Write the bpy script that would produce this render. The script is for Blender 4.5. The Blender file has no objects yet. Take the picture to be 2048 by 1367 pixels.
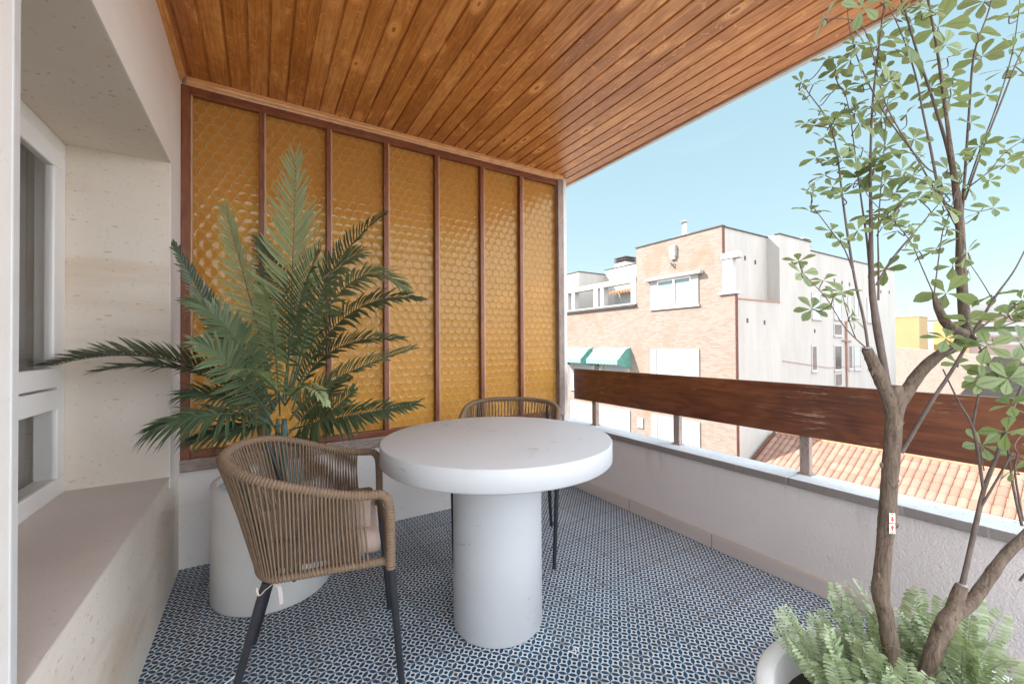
import bpy, bmesh, math, random
from math import sin, cos, pi, radians, sqrt
from mathutils import Vector, Matrix
random.seed(7)
scene = bpy.context.scene
COL = scene.collection
D, PX, L, ZC = 2.7286, 2.1855, .3595, 2.562     # screen wall, parapet, left wall, ceiling height

# ------------------------------------------------------------------ camera
YAW, PIT, ROL, FOC, CX, CY, CH = .5480, .01019, -.00593, 824.5, 1024., 681.74, 1.15
Fv = Vector((sin(YAW)*cos(PIT), cos(YAW)*cos(PIT), sin(PIT)))
Rv0 = Vector((cos(YAW), -sin(YAW), 0)); Uv0 = Rv0.cross(Fv)
Rv = Rv0*cos(ROL)+Uv0*sin(ROL); Uv = -Rv0*sin(ROL)+Uv0*cos(ROL)
CAM = Vector((0, 0, CH))
def dep(px, py, t):            # world point seen at photo pixel (px,py), t metres along the view axis
    return CAM + (Fv + Rv*((px-CX)/FOC) + Uv*((CY-py)/FOC))*t
cd = bpy.data.cameras.new('camera'); cam = bpy.data.objects.new('camera', cd); COL.objects.link(cam)
cam.matrix_world = Matrix(((Rv.x, Uv.x, -Fv.x, 0), (Rv.y, Uv.y, -Fv.y, 0), (Rv.z, Uv.z, -Fv.z, CH), (0, 0, 0, 1)))
cd.sensor_width = 36; cd.lens = FOC/2048*36; cd.clip_start = .05; cd.clip_end = 3000
cd.shift_y = (CY-683.5)/2048
scene.camera = cam

# ------------------------------------------------------------------ node helper
class G:
    def __init__(s, name):
        s.m = bpy.data.materials.new(name); s.m.use_nodes = True
        s.t = s.m.node_tree; s.t.nodes.clear()
        s.out = s.t.nodes.new('ShaderNodeOutputMaterial')
    def n(s, typ, **kw):
        nd = s.t.nodes.new('ShaderNode'+typ)
        for k, v in kw.items(): setattr(nd, k, v)
        return nd
    def put(s, sock, v):
        if isinstance(v, bpy.types.NodeSocket): s.t.links.new(v, sock)
        elif isinstance(v, (tuple, list)):
            sock.default_value = tuple(v)+((1,) if len(v) == 3 and len(sock.default_value) == 4 else ())
        else: sock.default_value = v
    def math(s, op, a, b=0., c=0., clamp=False):
        nd = s.n('Math', operation=op); nd.use_clamp = clamp
        for i, v in enumerate((a, b, c)): s.put(nd.inputs[i], v)
        return nd.outputs[0]
    def co(s, kind='Object'): return s.n('TexCoord').outputs[kind]
    def xyz(s, v):
        nd = s.n('SeparateXYZ'); s.put(nd.inputs[0], v); return nd.outputs
    def vec(s, x=0., y=0., z=0.):
        nd = s.n('CombineXYZ')
        for i, v in enumerate((x, y, z)): s.put(nd.inputs[i], v)
        return nd.outputs[0]
    def mapv(s, v, scale=(1, 1, 1), loc=(0, 0, 0), rot=(0, 0, 0)):
        nd = s.n('Mapping'); s.put(nd.inputs[0], v); nd.inputs[1].default_value = loc
        nd.inputs[2].default_value = rot; nd.inputs[3].default_value = scale; return nd.outputs[0]
    def noise(s, v, scale=5., detail=4., rough=.5, dist=0., out=0):
        nd = s.n('TexNoise'); s.put(nd.inputs['Vector'], v); s.put(nd.inputs['Scale'], scale)
        nd.inputs['Detail'].default_value = detail; nd.inputs['Roughness'].default_value = rough
        nd.inputs['Distortion'].default_value = dist; return nd.outputs[out]
    def voro(s, v, scale=5., feature='F1', out='Distance', rand=1.):
        nd = s.n('TexVoronoi', feature=feature); s.put(nd.inputs['Vector'], v); nd.inputs['Scale'].default_value = scale
        nd.inputs['Randomness'].default_value = rand; return nd.outputs[out]
    def white(s, v, dim='3D', out=0):
        nd = s.n('TexWhiteNoise', noise_dimensions=dim)
        s.put(nd.inputs['W' if dim == '1D' else 'Vector'], v); return nd.outputs[out]
    def ramp(s, f, stops, interp='LINEAR'):
        nd = s.n('ValToRGB'); nd.color_ramp.interpolation = interp; e = nd.color_ramp.elements
        while len(e) < len(stops): e.new(.5)
        for el, (p, c) in zip(e, stops):
            el.position = p; el.color = (tuple(c)+(1,)) if isinstance(c, (tuple, list)) else (c, c, c, 1)
        s.put(nd.inputs[0], f); return nd.outputs[0]
    def mix(s, f, a, b, mode='MIX'):
        nd = s.n('Mix', data_type='RGBA', blend_type=mode); nd.clamp_factor = True
        s.put(nd.inputs[0], f); s.put(nd.inputs[6], a); s.put(nd.inputs[7], b); return nd.outputs[2]
    def step(s, v, lo, hi):
        nd = s.n('MapRange'); nd.interpolation_type = 'SMOOTHSTEP'
        s.put(nd.inputs[0], v); s.put(nd.inputs[1], lo); s.put(nd.inputs[2], hi); return nd.outputs[0]
    def bump(s, h, strength=.3, dist=.01):
        nd = s.n('Bump'); nd.inputs['Strength'].default_value = strength; nd.inputs['Distance'].default_value = dist
        s.put(nd.inputs['Height'], h); return nd.outputs[0]
    def pbr(s, color, rough=.6, normal=None, **kw):
        nd = s.n('BsdfPrincipled'); s.put(nd.inputs['Base Color'], color); s.put(nd.inputs['Roughness'], rough)
        if normal is not None: s.put(nd.inputs['Normal'], normal)
        for k, v in kw.items(): s.put(nd.inputs[k.replace('_', ' ')], v)
        return nd.outputs[0]
    def done(s, sh):
        s.t.links.new(sh, s.out.inputs[0]); return s.m

M = {}
def simple(name, c, rough=.6, var=.12, scale=8., bump=0., bscale=60., **kw):
    g = G(name); co = g.co()
    n = g.noise(co, scale, 5, .6)
    col = g.mix(g.ramp(n, [(.3, 0.), (.7, 1.)]), tuple(x*(1-var) for x in c), tuple(min(1, x*(1+var)) for x in c))
    nm = g.bump(g.noise(co, bscale, 4, .6), bump, .004) if bump else None
    M[name] = g.done(g.pbr(col, rough, nm, **kw)); return M[name]

# limestone cladding: beige, stained, with small elongated pits
def m_stone(name, base, stain, pit, amount=1.):
    g = G(name); co = g.co()
    big = g.noise(co, 1.7, 5, .6, .4); band = g.noise(g.mapv(co, (.6, .6, 3.)), 1.6, 4, .6)
    c = g.mix(g.ramp(big, [(.3, 0.), (.72, 1.)]), tuple(x*.9 for x in base), base)
    c = g.mix(g.math('MULTIPLY', g.step(band, .50, .72), .5*amount), c, stain)
    p1 = g.step(g.noise(g.mapv(co, (46, 46, 85)), 1, 3, .6), .635, .70)
    p2 = g.step(g.voro(g.mapv(co, (30, 30, 55)), 1), .14, .06)
    p3 = g.step(g.voro(g.mapv(co, (8, 8, 21), (3.3, 1, 2)), 1), .13, .06)
    p2 = g.math('MULTIPLY', p2, g.step(g.noise(co, 5, 2), .44, .58))
    f = g.math('ADD', g.math('MULTIPLY', p1, .5), g.math('ADD', g.math('MULTIPLY', p2, .32), g.math('MULTIPLY', p3, .34)), clamp=True)
    f = g.math('MULTIPLY', f, amount)
    c = g.mix(f, c, pit)
    nm = g.bump(g.math('SUBTRACT', g.noise(co, 220, 3, .6), g.math('MULTIPLY', f, 1.2)), .22, .003)
    M[name] = g.done(g.pbr(c, .62, nm)); return M[name]
m_stone('limestone', (.80, .72, .62), (.60, .44, .29), (.26, .17, .095), 1.)
m_stone('white_stone', (.72, .69, .665), (.52, .44, .36), (.33, .25, .19), .55)
m_stone('smooth_plaster', (.86, .82, .77), (.74, .62, .50), (.6, .5, .4), .45)
m_stone('sill_stone', (.66, .585, .535), (.54, .44, .37), (.34, .25, .19), .55)

# textured render of the parapet
g = G('plaster'); co = g.co()
h = g.math('ADD', g.noise(co, 150, 4, .6, .2), g.math('MULTIPLY', g.noise(co, 60, 3, .5), .7))
pc = g.mix(g.noise(co, 2.2, 4), (.56, .50, .475), (.66, .60, .575))
stk = g.math('MULTIPLY', g.step(g.noise(g.mapv(co, (14, 14, 1.3)), 1, 4, .6), .54, .72), g.step(g.math('ADD', g.xyz(co)[2], g.math('MULTIPLY', g.noise(co, 4, 2), .25)), .36, .60))
pc = g.mix(g.math('MULTIPLY', stk, .30), pc, (.30, .25, .225))
pc = g.mix(g.math('MULTIPLY', g.step(g.noise(co, 9, 5, .7), .60, .72), .22), pc, (.44, .38, .35))
M['plaster'] = g.done(g.pbr(pc, .85, g.bump(h, .8, .0055)))
# concrete coping
g = G('coping'); co = g.co()
st = g.noise(g.mapv(co, (9, 3, 9)), 1, 5, .65); sp = g.noise(co, 60, 4, .7)
c = g.mix(g.ramp(st, [(.3, 0.), (.7, 1.)]), (.50, .53, .55), (.66, .70, .73))
c = g.mix(g.step(sp, .58, .72), c, (.27, .23, .20))
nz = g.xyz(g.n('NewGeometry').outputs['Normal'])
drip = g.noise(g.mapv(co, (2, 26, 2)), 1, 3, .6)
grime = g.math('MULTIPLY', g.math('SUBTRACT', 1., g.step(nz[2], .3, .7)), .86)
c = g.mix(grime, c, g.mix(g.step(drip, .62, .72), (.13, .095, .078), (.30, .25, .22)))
M['coping'] = g.done(g.pbr(c, .75, g.bump(sp, .3, .004)))
g = G('skirting'); co = g.co(); y = g.xyz(co)[1]
fr = g.math('FRACT', g.math('DIVIDE', g.math('ADD', y, 10-1.463+.6*20), .6097))
jt = g.math('ADD', g.step(fr, .006, .002), g.step(fr, .994, .998), clamp=True)
c = g.mix(g.noise(g.mapv(co, (8, 3, 14)), 1, 5, .6), (.42, .36, .33), (.54, .47, .43))
M['skirting'] = g.done(g.pbr(g.mix(jt, c, (.16, .13, .12)), .45))
simple('grout_bead', (.50, .42, .32), .7)

# patterned hydraulic floor tiles
g = G('floor_tiles'); co = g.co(); X, Y, Z = g.xyz(co)
T = .2055; c0 = T/4/sqrt(2)
xs = g.math('SUBTRACT', X, 1.2005-20*T); ys = g.math('SUBTRACT', Y, 1.272-20*T)
k = 1/(sqrt(2)*c0)
p = g.math('MULTIPLY', g.math('ADD', xs, ys), k); q = g.math('MULTIPLY', g.math('ADD', g.math('SUBTRACT', xs, ys), 40*T), k)
a = g.math('SUBTRACT', g.math('FRACT', p), .5); b = g.math('SUBTRACT', g.math('FRACT', q), .5)
aa = g.math('ABSOLUTE', a); ab = g.math('ABSOLUTE', b)          # 0 at cell centre, .5 at cell edge
dist = g.math('SQRT', g.math('ADD', g.math('MULTIPLY', a, a), g.math('MULTIPLY', b, b)))
dot = g.step(dist, .20, .165)
def lens(u, v):  # lens on the edge u=.5, long axis along v
    w = g.math('MULTIPLY', g.math('SUBTRACT', .47, v), .62)
    w = g.math('MINIMUM', w, .19)
    return g.step(g.math('SUBTRACT', g.math('SUBTRACT', .5, u), w), .015, -.015)
ln = g.math('MAXIMUM', lens(aa, ab), lens(ab, aa))
node = g.step(g.math('ADD', g.math('SUBTRACT', .5, aa), g.math('SUBTRACT', .5, ab)), .15, .12)
tid = g.vec(g.math('FLOOR', g.math('DIVIDE', xs, T)), g.math('FLOOR', g.math('DIVIDE', ys, T)), 0.)
tv = g.white(tid); wear = g.noise(co, 3.2, 5, .65); fine = g.noise(co, 90, 3, .6)
blue = g.mix(tv, (.006, .038, .082), (.014, .068, .125))
blue = g.mix(g.math('MULTIPLY', g.step(fine, .5, .75), .08), blue, (.16, .22, .27))
c = g.mix(ln, g.mix(wear, (.52, .545, .575), (.69, .72, .745)), blue)
c = g.mix(node, c, (.20, .25, .30)); c = g.mix(dot, c, (.008, .008, .010))
fx = g.math('FRACT', g.math('DIVIDE', xs, T)); fy = g.math('FRACT', g.math('DIVIDE', ys, T))
def edge(f): return g.math('MAXIMUM', g.step(f, .014, .008), g.step(f, .986, .992))
grout = g.math('MAXIMUM', edge(fx), edge(fy))
c = g.mix(g.math('MULTIPLY', grout, .9), c, (.30, .25, .22))
c = g.mix(g.math('MULTIPLY', g.step(wear, .50, .8), .2), c, (.36, .33, .31)); c = g.mix(g.math('MULTIPLY', g.white(g.math('ADD', tv, 3.7), '1D'), .16), c, (.05, .06, .07))
c = g.mix(g.math('MULTIPLY', dot, .8), c, (.010, .009, .011))
nm = g.bump(g.math('SUBTRACT', g.math('MULTIPLY', fine, .25), grout), .25, .0015)
M['floor_tiles'] = g.done(g.pbr(c, g.math('ADD', .40, g.math('MULTIPLY', wear, .25)), nm, Specular_IOR_Level=.18))

# wood -------------------------------------------------------------
def m_wood(name, dark, mid, light, axis=1, board=0., x0=0., knots=0., rough=.35, coat=.3, wear=None, scale=1.):
    g = G(name); co = g.co(); v = list(g.xyz(co))
    other = [i for i in range(3) if i != axis]
    if board:
        bi = g.math('FLOOR', g.math('DIVIDE', g.math('SUBTRACT', v[0], x0), board))
        rnd = g.white(bi, '1D'); rc = g.white(g.math('ADD', bi, 31.7), '1D')
        v[axis] = g.math('ADD', v[axis], g.math('MULTIPLY', rnd, 37.))
    else: rc = None
    def st(al, ac):
        u = [None]*3; u[axis] = g.math('MULTIPLY', v[axis], al)
        for i in other: u[i] = g.math('MULTIPLY', v[i], ac)
        return g.vec(*u)
    warp = g.noise(st(2.6*scale, 9*scale), 1, 3, .5)
    grain = g.noise(st(3.5*scale, 130*scale), 1, 4, .6, .6)
    rings = g.math('SINE', g.math('ADD', g.math('MULTIPLY', warp, 55.), g.math('MULTIPLY', v[other[0]], 90.*scale)))
    blot = g.noise(st(3.*scale, 6*scale), 1, 4, .6)
    f = g.math('ADD', g.math('MULTIPLY', grain, .55), g.math('ADD', g.math('MULTIPLY', rings, .035 if board else .07), g.math('MULTIPLY', blot, .55)))
    if rc is not None: f = g.math('ADD', f, g.math('MULTIPLY', g.math('SUBTRACT', rc, .5), .15))
    c = g.ramp(f, [(.32, dark), (.55, mid), (.8, light)])
    h = grain
    if knots:
        kv = st(4.2, 9.5)
        d = g.voro(kv, 1); kc = g.white(g.voro(kv, 1, out='Color'), '3D')
        on = g.step(kc, .42, .47)
        core = g.math('MULTIPLY', g.step(d, .13, .05), on); halo = g.math('MULTIPLY', g.step(d, .36, .12), on)
        c = g.mix(g.math('MULTIPLY', halo, .75*knots), c, tuple(x*1.3 for x in light))
        ringk = g.math('SINE', g.math('MULTIPLY', d, 95.))
        c = g.mix(g.math('MULTIPLY', g.math('MULTIPLY', g.step(ringk, .3, .9), halo), .45*knots), c, dark)
        c = g.mix(g.math('MULTIPLY', core, .8), c, tuple(x*.45 for x in dark))
        flame = g.step(g.noise(st(11., 13.), 1, 3, .55, 2.5), .60, .70)
        c = g.mix(g.math('MULTIPLY', flame, .5), c, tuple(x*1.15 for x in light))
    r = rough
    if wear:
        w1 = g.step(g.noise(st(9., 110.), 1, 5, .7, .5), .57, .63); w2 = g.step(g.noise(co, 2.6, 4, .6), .50, .66)
        w = g.math('MULTIPLY', w1, w2)
        c = g.mix(g.math('MULTIPLY', w, .85), c, wear)
        r = g.math('ADD', rough, g.math('MULTIPLY', w, .35))
    nm = g.bump(h, .18, .002)
    M[name] = g.done(g.pbr(c, r, nm, Coat_Weight=coat, Coat_Roughness=.26 if coat > .6 else .18)); return M[name]
m_wood('ceiling_pine', (.25, .070, .012), (.47, .170, .034), (.74, .35, .11), 1, .0873, -.3173-.0873*20, 1., .40, .62)
m_wood('moulding_pine', (.45, .19, .06), (.62, .30, .10), (.72, .38, .15), 1, 0, 0, 0, .35, .4)
m_wood('moulding_pine_x', (.45, .19, .06), (.62, .30, .10), (.72, .38, .15), 0, 0, 0, 0, .35, .4)
m_wood('frame_wood', (.10, .028, .010), (.19, .055, .020), (.27, .09, .034), 2, 0, 0, 0, .45, .06, (.34, .24, .17))
m_wood('frame_wood_x', (.10, .028, .010), (.19, .055, .020), (.27, .09, .034), 0, 0, 0, 0, .45, .06, (.34, .24, .17))
m_wood('bead_wood', (.36, .20, .11), (.48, .29, .17), (.56, .36, .22), 2, 0, 0, 0, .5, .1)
m_wood('grey_wood', (.17, .125, .10), (.28, .215, .18), (.40, .33, .29), 2, 0, 0, 0, .8, 0., (.48, .42, .38), 2.)
m_wood('grey_wood_x', (.17, .125, .10), (.28, .215, .18), (.40, .33, .29), 0, 0, 0, 0, .8, 0., (.48, .42, .38), 2.)
m_wood('rail_wood', (.065, .019, .009), (.14, .043, .017), (.22, .075, .03), 1, 0, 0, .0, .36, .25, (.42, .27, .17), .6)
# amber bullseye glass
g = G('amber_glass'); co = g.co(); X, Y, Z = g.xyz(co); S = .0562; H = S*sqrt(3)
def cell(ox, oz):
    u = g.math('MULTIPLY', g.math('SUBTRACT', g.math('FRACT', g.math('ADD', g.math('DIVIDE', X, S), 50+ox)), .5), S)
    w = g.math('MULTIPLY', g.math('SUBTRACT', g.math('FRACT', g.math('ADD', g.math('DIVIDE', Z, H), 50+oz)), .5), H)
    return g.math('SQRT', g.math('ADD', g.math('MULTIPLY', u, u), g.math('MULTIPLY', w, w)))
d = g.math('DIVIDE', g.math('MINIMUM', cell(0, 0), cell(.5, .5)), S/2)      # 0 centre .. 1 rim
dish = g.math('MULTIPLY', g.math('POWER', g.math('MINIMUM', d, 1.), 2.), .40)
rim = g.math('MULTIPLY', g.step(g.math('ABSOLUTE', g.math('SUBTRACT', d, .97)), .11, .0), .55)
wob = g.math('MULTIPLY', g.noise(co, 14, 2, .5), .5)
hgt = g.math('ADD', g.math('ADD', dish, rim), wob)
nm = g.bump(hgt, .7, .0055)
nm2 = g.bump(hgt, .3, .004)
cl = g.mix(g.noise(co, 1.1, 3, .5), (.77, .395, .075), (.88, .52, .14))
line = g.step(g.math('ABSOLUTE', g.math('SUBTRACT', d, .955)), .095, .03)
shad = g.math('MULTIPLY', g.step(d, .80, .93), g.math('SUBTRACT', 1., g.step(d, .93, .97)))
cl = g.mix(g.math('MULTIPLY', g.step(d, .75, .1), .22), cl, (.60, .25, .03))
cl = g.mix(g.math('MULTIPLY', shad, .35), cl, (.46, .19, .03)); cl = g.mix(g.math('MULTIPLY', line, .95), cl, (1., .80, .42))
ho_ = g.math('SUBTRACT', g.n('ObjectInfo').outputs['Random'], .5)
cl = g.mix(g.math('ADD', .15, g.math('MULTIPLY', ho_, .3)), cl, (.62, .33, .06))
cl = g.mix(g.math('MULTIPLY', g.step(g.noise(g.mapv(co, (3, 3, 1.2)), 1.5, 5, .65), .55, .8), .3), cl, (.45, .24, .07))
tr = g.n('BsdfTranslucent'); g.put(tr.inputs[0], cl); g.put(tr.inputs[1], nm2)
df = g.n('BsdfDiffuse'); g.put(df.inputs[0], g.mix(.35, cl, (.66, .31, .06))); g.put(df.inputs[2], nm)
rf = g.n('BsdfRefraction'); g.put(rf.inputs[0], g.mix(.55, cl, (1., .78, .36))); rf.inputs[1].default_value = .22; rf.inputs[2].default_value = 1.14; g.put(rf.inputs['Normal'], nm)
gl = g.n('BsdfGlossy'); gl.inputs[0].default_value = (1, .97, .92, 1); gl.inputs[1].default_value = .07; g.put(gl.inputs['Normal'], nm)
m1 = g.n('MixShader'); m1.inputs[0].default_value = .58; g.t.links.new(tr.outputs[0], m1.inputs[1]); g.t.links.new(df.outputs[0], m1.inputs[2])
m2 = g.n('MixShader'); m2.inputs[0].default_value = .34; g.t.links.new(m1.outputs[0], m2.inputs[1]); g.t.links.new(rf.outputs[0], m2.inputs[2])
fr = g.n('Fresnel'); fr.inputs[0].default_value = 1.5; g.put(fr.inputs[1], nm)
m3 = g.n('MixShader'); g.put(m3.inputs[0], g.math('MULTIPLY', fr.outputs[0], .62)); g.t.links.new(m2.outputs[0], m3.inputs[1]); g.t.links.new(gl.outputs[0], m3.inputs[2])
M['amber_glass'] = g.done(m3.outputs[0])

# plain materials
g = G('microcement'); co = g.co()
n1 = g.noise(co, 3, 5, .6, .3); sc = g.step(g.noise(g.mapv(co, (9, 9, 30), (1, 2, 3), (.3, .2, .5)), 1, 4, .7, 1.), .60, .67)
sm = g.math('MULTIPLY', sc, g.step(g.noise(co, 4.5, 2), .50, .62))
c = g.mix(n1, (.50, .508, .52), (.59, .60, .61)); c = g.mix(g.math('MULTIPLY', sm, .62), c, (.25, .23, .22))
M['microcement'] = g.done(g.pbr(c, g.math('ADD', .38, g.math('MULTIPLY', n1, .25)), g.bump(g.noise(co, 30, 4), .06, .004)))
simple('pot_white', (.66, .645, .625), .5, .06, 4, .05)
simple('pvc_white', (.86, .845, .82), .32, .03, 3)
simple('trim_white', (.58, .57, .555), .5, .06, 12, .1)
simple('liner_plastic', (.42, .60, .66), .4, .05)
simple('pale_plastic', (.62, .66, .68), .25, .05)
simple('rope', (.185, .122, .076), .8, .2, 70, .25, 500)
simple('leg_metal', (.018, .019, .023), .42, .2, 30)
simple('cushion_fabric', (.40, .30, .255), .9, .08, 30, .35, 900)
simple('tie_fabric', (.50, .44, .41), .9, .08)
simple('curtain_fabric', (.56, .50, .475), .9, .06, 6)
simple('room_dark', (.16, .13, .115), .9, .1)
simple('soil', (.035, .027, .02), .95, .5, 40, .8, 80)
g = G('window_glass'); tb = g.n('BsdfTransparent'); tb.inputs[0].default_value = (.90, .91, .91, 1)
gb = g.n('BsdfGlossy'); gb.inputs[1].default_value = .02
ms = g.n('MixShader'); fr = g.n('Fresnel'); fr.inputs[0].default_value = 1.45
g.put(ms.inputs[0], g.math('MULTIPLY', fr.outputs[0], g.math('SUBTRACT', 1., g.n('NewGeometry').outputs['Backfacing']))); g.t.links.new(tb.outputs[0], ms.inputs[1]); g.t.links.new(gb.outputs[0], ms.inputs[2])
M['window_glass'] = g.done(ms.outputs[0])

def m_leaf(name, dark, light, rough=.45, trans=.3, vein=None, perobj=0., scale=9., under=None):
    g = G(name); co = g.co()
    isl = g.n('NewGeometry').outputs['Random Per Island']
    f = g.math('ADD', g.math('MULTIPLY', isl, .6), g.math('MULTIPLY', g.noise(co, scale, 3, .6), .5))
    c = g.mix(g.ramp(f, [(.15, 0.), (.9, 1.)]), dark, light)
    if perobj:
        f2 = g.math('SUBTRACT', g.n('ObjectInfo').outputs['Random'], .42)
        c = g.mix(g.math('MULTIPLY', g.step(f2, 0., .58), perobj), c, tuple(x*1.9 for x in light)); c = g.mix(g.math('MULTIPLY', g.step(f2, 0., -.42), perobj), c, tuple(x*.7 for x in dark))
    if vein:
        at_ = g.n('Attribute'); at_.attribute_name = 'rib'
        c = g.mix(g.math('MULTIPLY', g.step(at_.outputs['Fac'], .80, .97), .75), c, vein); c = g.mix(g.math('MULTIPLY', g.step(at_.outputs['Fac'], .12, .0), .35), c, tuple(x*.55 for x in dark))
    if under:
        c = g.mix(g.n('NewGeometry').outputs['Backfacing'], c, g.mix(.5, c, under))
    b = g.pbr(c, rough, g.bump(g.noise(co, 160, 3), .15, .003))
    t = g.n('BsdfTranslucent'); g.put(t.inputs[0], g.mix(.4, c, (.30, .38, .08)))
    m = g.n('MixShader'); m.inputs[0].default_value = trans
    g.t.links.new(b, m.inputs[1]); g.t.links.new(t.outputs[0], m.inputs[2])
    M[name] = g.done(m.outputs[0])
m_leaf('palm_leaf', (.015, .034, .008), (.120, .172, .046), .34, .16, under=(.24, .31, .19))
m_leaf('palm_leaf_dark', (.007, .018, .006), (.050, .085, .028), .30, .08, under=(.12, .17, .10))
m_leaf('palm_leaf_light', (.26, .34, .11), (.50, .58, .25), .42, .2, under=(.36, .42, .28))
simple('palm_stem', (.10, .155, .095), .4, .2, 14)
simple('palm_trunk', (.08, .14, .115), .45, .25, 12)
m_leaf('tree_leaf', (.115, .17, .06), (.28, .345, .15), .5, .38, vein=(.07, .11, .04), under=(.33, .38, .18))
m_leaf('fern_leaf', (.20, .27, .125), (.48, .54, .355), .5, .3)
g = G('bark'); co = g.co(); lo = g.mapv(co, (95, 95, 17))
n1 = g.noise(lo, 1, 6, .72, 1.2); n2 = g.noise(co, 12, 4, .6); n3 = g.noise(g.mapv(co, (150, 150, 60)), 1, 4, .7)
c = g.mix(g.ramp(n1, [(.32, 0.), (.68, 1.)]), (.062, .041, .029), (.225, .16, .112))
c = g.mix(g.math('MULTIPLY', g.step(n2, .5, .72), .6), c, (.245, .182, .135)); c = g.mix(g.math('MULTIPLY', g.step(n3, .56, .66), .8), c, (.045, .03, .022))
M['bark'] = g.done(g.pbr(c, .8, g.bump(g.math('ADD', n1, g.math('MULTIPLY', n3, -.5)), .9, .006)))
simple('twig', (.13, .095, .08), .7, .3, 40, .4, 200)
simple('cut_wood', (.30, .27, .27), .8, .15, 60)
simple('sticker_white', (.74, .74, .70), .5, .03); simple('sticker_red', (.62, .09, .025), .5, .05); simple('sticker_ink', (.03, .03, .03), .6, .05)

# street side
def m_brick(name, c1, c2, mortar, u, sc=1., stain=None):
    g = G(name); co = g.co(); v = g.xyz(co)
    bt = g.n('TexBrick'); g.put(bt.inputs['Vector'], g.vec(v[u], v[2], 0.))
    for k_, val in (('Scale', 1.), ('Mortar Size', .008*sc), ('Brick Width', .25*sc), ('Row Height', .068*sc), ('Bias', 0.), ('Mortar Smooth', .3)): bt.inputs[k_].default_value = val
    bt.offset = .5
    g.put(bt.inputs['Color1'], c1); g.put(bt.inputs['Color2'], c2); g.put(bt.inputs['Mortar'], mortar)
    c = bt.outputs[0]
    big = g.noise(co, .55, 4, .6, .6)
    c = g.mix(g.math('MULTIPLY', g.step(big, .5, .72), .55), c, stain or c1)
    c = g.mix(g.math('MULTIPLY', g.step(g.noise(co, 1.4, 5, .7), .5, .75), .35), c, (.27, .225, .195))
    M[name] = g.done(g.pbr(c, .85, g.bump(bt.outputs[1], -.3, .01)))
m_brick('facade_brick', (.185, .132, .104), (.235, .185, .155), (.225, .20, .18), 1, 1., (.21, .125, .075))
m_brick('far_brick', (.21, .165, .135), (.26, .215, .185), (.27, .24, .22), 0, 1.3)
simple('brick_red', (.10, .035, .02), .85, .3, 6)
g = G('white_render'); co = g.co()
st = g.noise(g.mapv(co, (1.2, 1.2, .22)), 1.3, 5, .65, .3); fine = g.noise(co, 3., 5, .7)
c = g.mix(g.ramp(st, [(.3, 0.), (.7, 1.)]), (.325, .305, .275), (.385, .37, .34))
c = g.mix(g.math('MULTIPLY', g.step(fine, .55, .8), .35), c, (.30, .275, .25))
zz = g.xyz(co)[2]; xx = g.xyz(co)[0]
def tl(v, s_): 
    f_ = g.math('FRACT', g.math('DIVIDE', g.math('ADD', v, 50.), s_)); return g.step(f_, .03, .0)
c = g.mix(g.math('MULTIPLY', g.math('MAXIMUM', tl(zz, .62), tl(xx, .9)), .22), c, (.29, .265, .245))
M['white_render'] = g.done(g.pbr(c, .85))
simple('white_paint', (.36, .35, .335), .7, .08, 1.5)
simple('shutter_white', (.33, .355, .365), .5, .04, 2)
simple('sky_glass', (.22, .30, .34), .12, .06, .6)
simple('dark_glass', (.06, .055, .05), .2, .3, 3)
simple('louvre_brown', (.13, .095, .075), .7, .3, 5)
simple('dark_cap', (.055, .045, .042), .8, .3, 3)
simple('awning_green', (.09, .25, .21), .75, .15, 6); simple('awning_pale', (.16, .285, .265), .75, .1, 6)
simple('terracotta', (.36, .17, .095), .8, .25, 9)
g = G('roof_tile'); co = g.co()
isl = g.n('NewGeometry').outputs['Random Per Island']
c = g.mix(isl, (.205, .112, .080), (.26, .158, .118)); c = g.mix(g.math('MULTIPLY', g.step(g.noise(co, 5, 5, .7), .5, .75), .5), c, (.155, .085, .062))
M['roof_tile'] = g.done(g.pbr(c, .8, g.bump(g.noise(co, 40, 3), .2, .01)))
simple('yellow_render', (.29, .20, .095), .85, .06, .8); simple('ochre_render', (.38, .235, .09), .85, .06, .8)
simple('pink_render', (.28, .20, .165), .85, .08, .8); simple('asphalt', (.05, .05, .052), .9, .2, 3)
simple('pavement', (.30, .28, .26), .85, .15, 4); simple('metal_grey', (.42, .43, .45), .4, .1, 10, Metallic=.7); simple('planter_green', (.10, .14, .05), .8, .4, 6)
simple('rust_pipe', (.30, .17, .12), .8, .2, 3)

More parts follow.
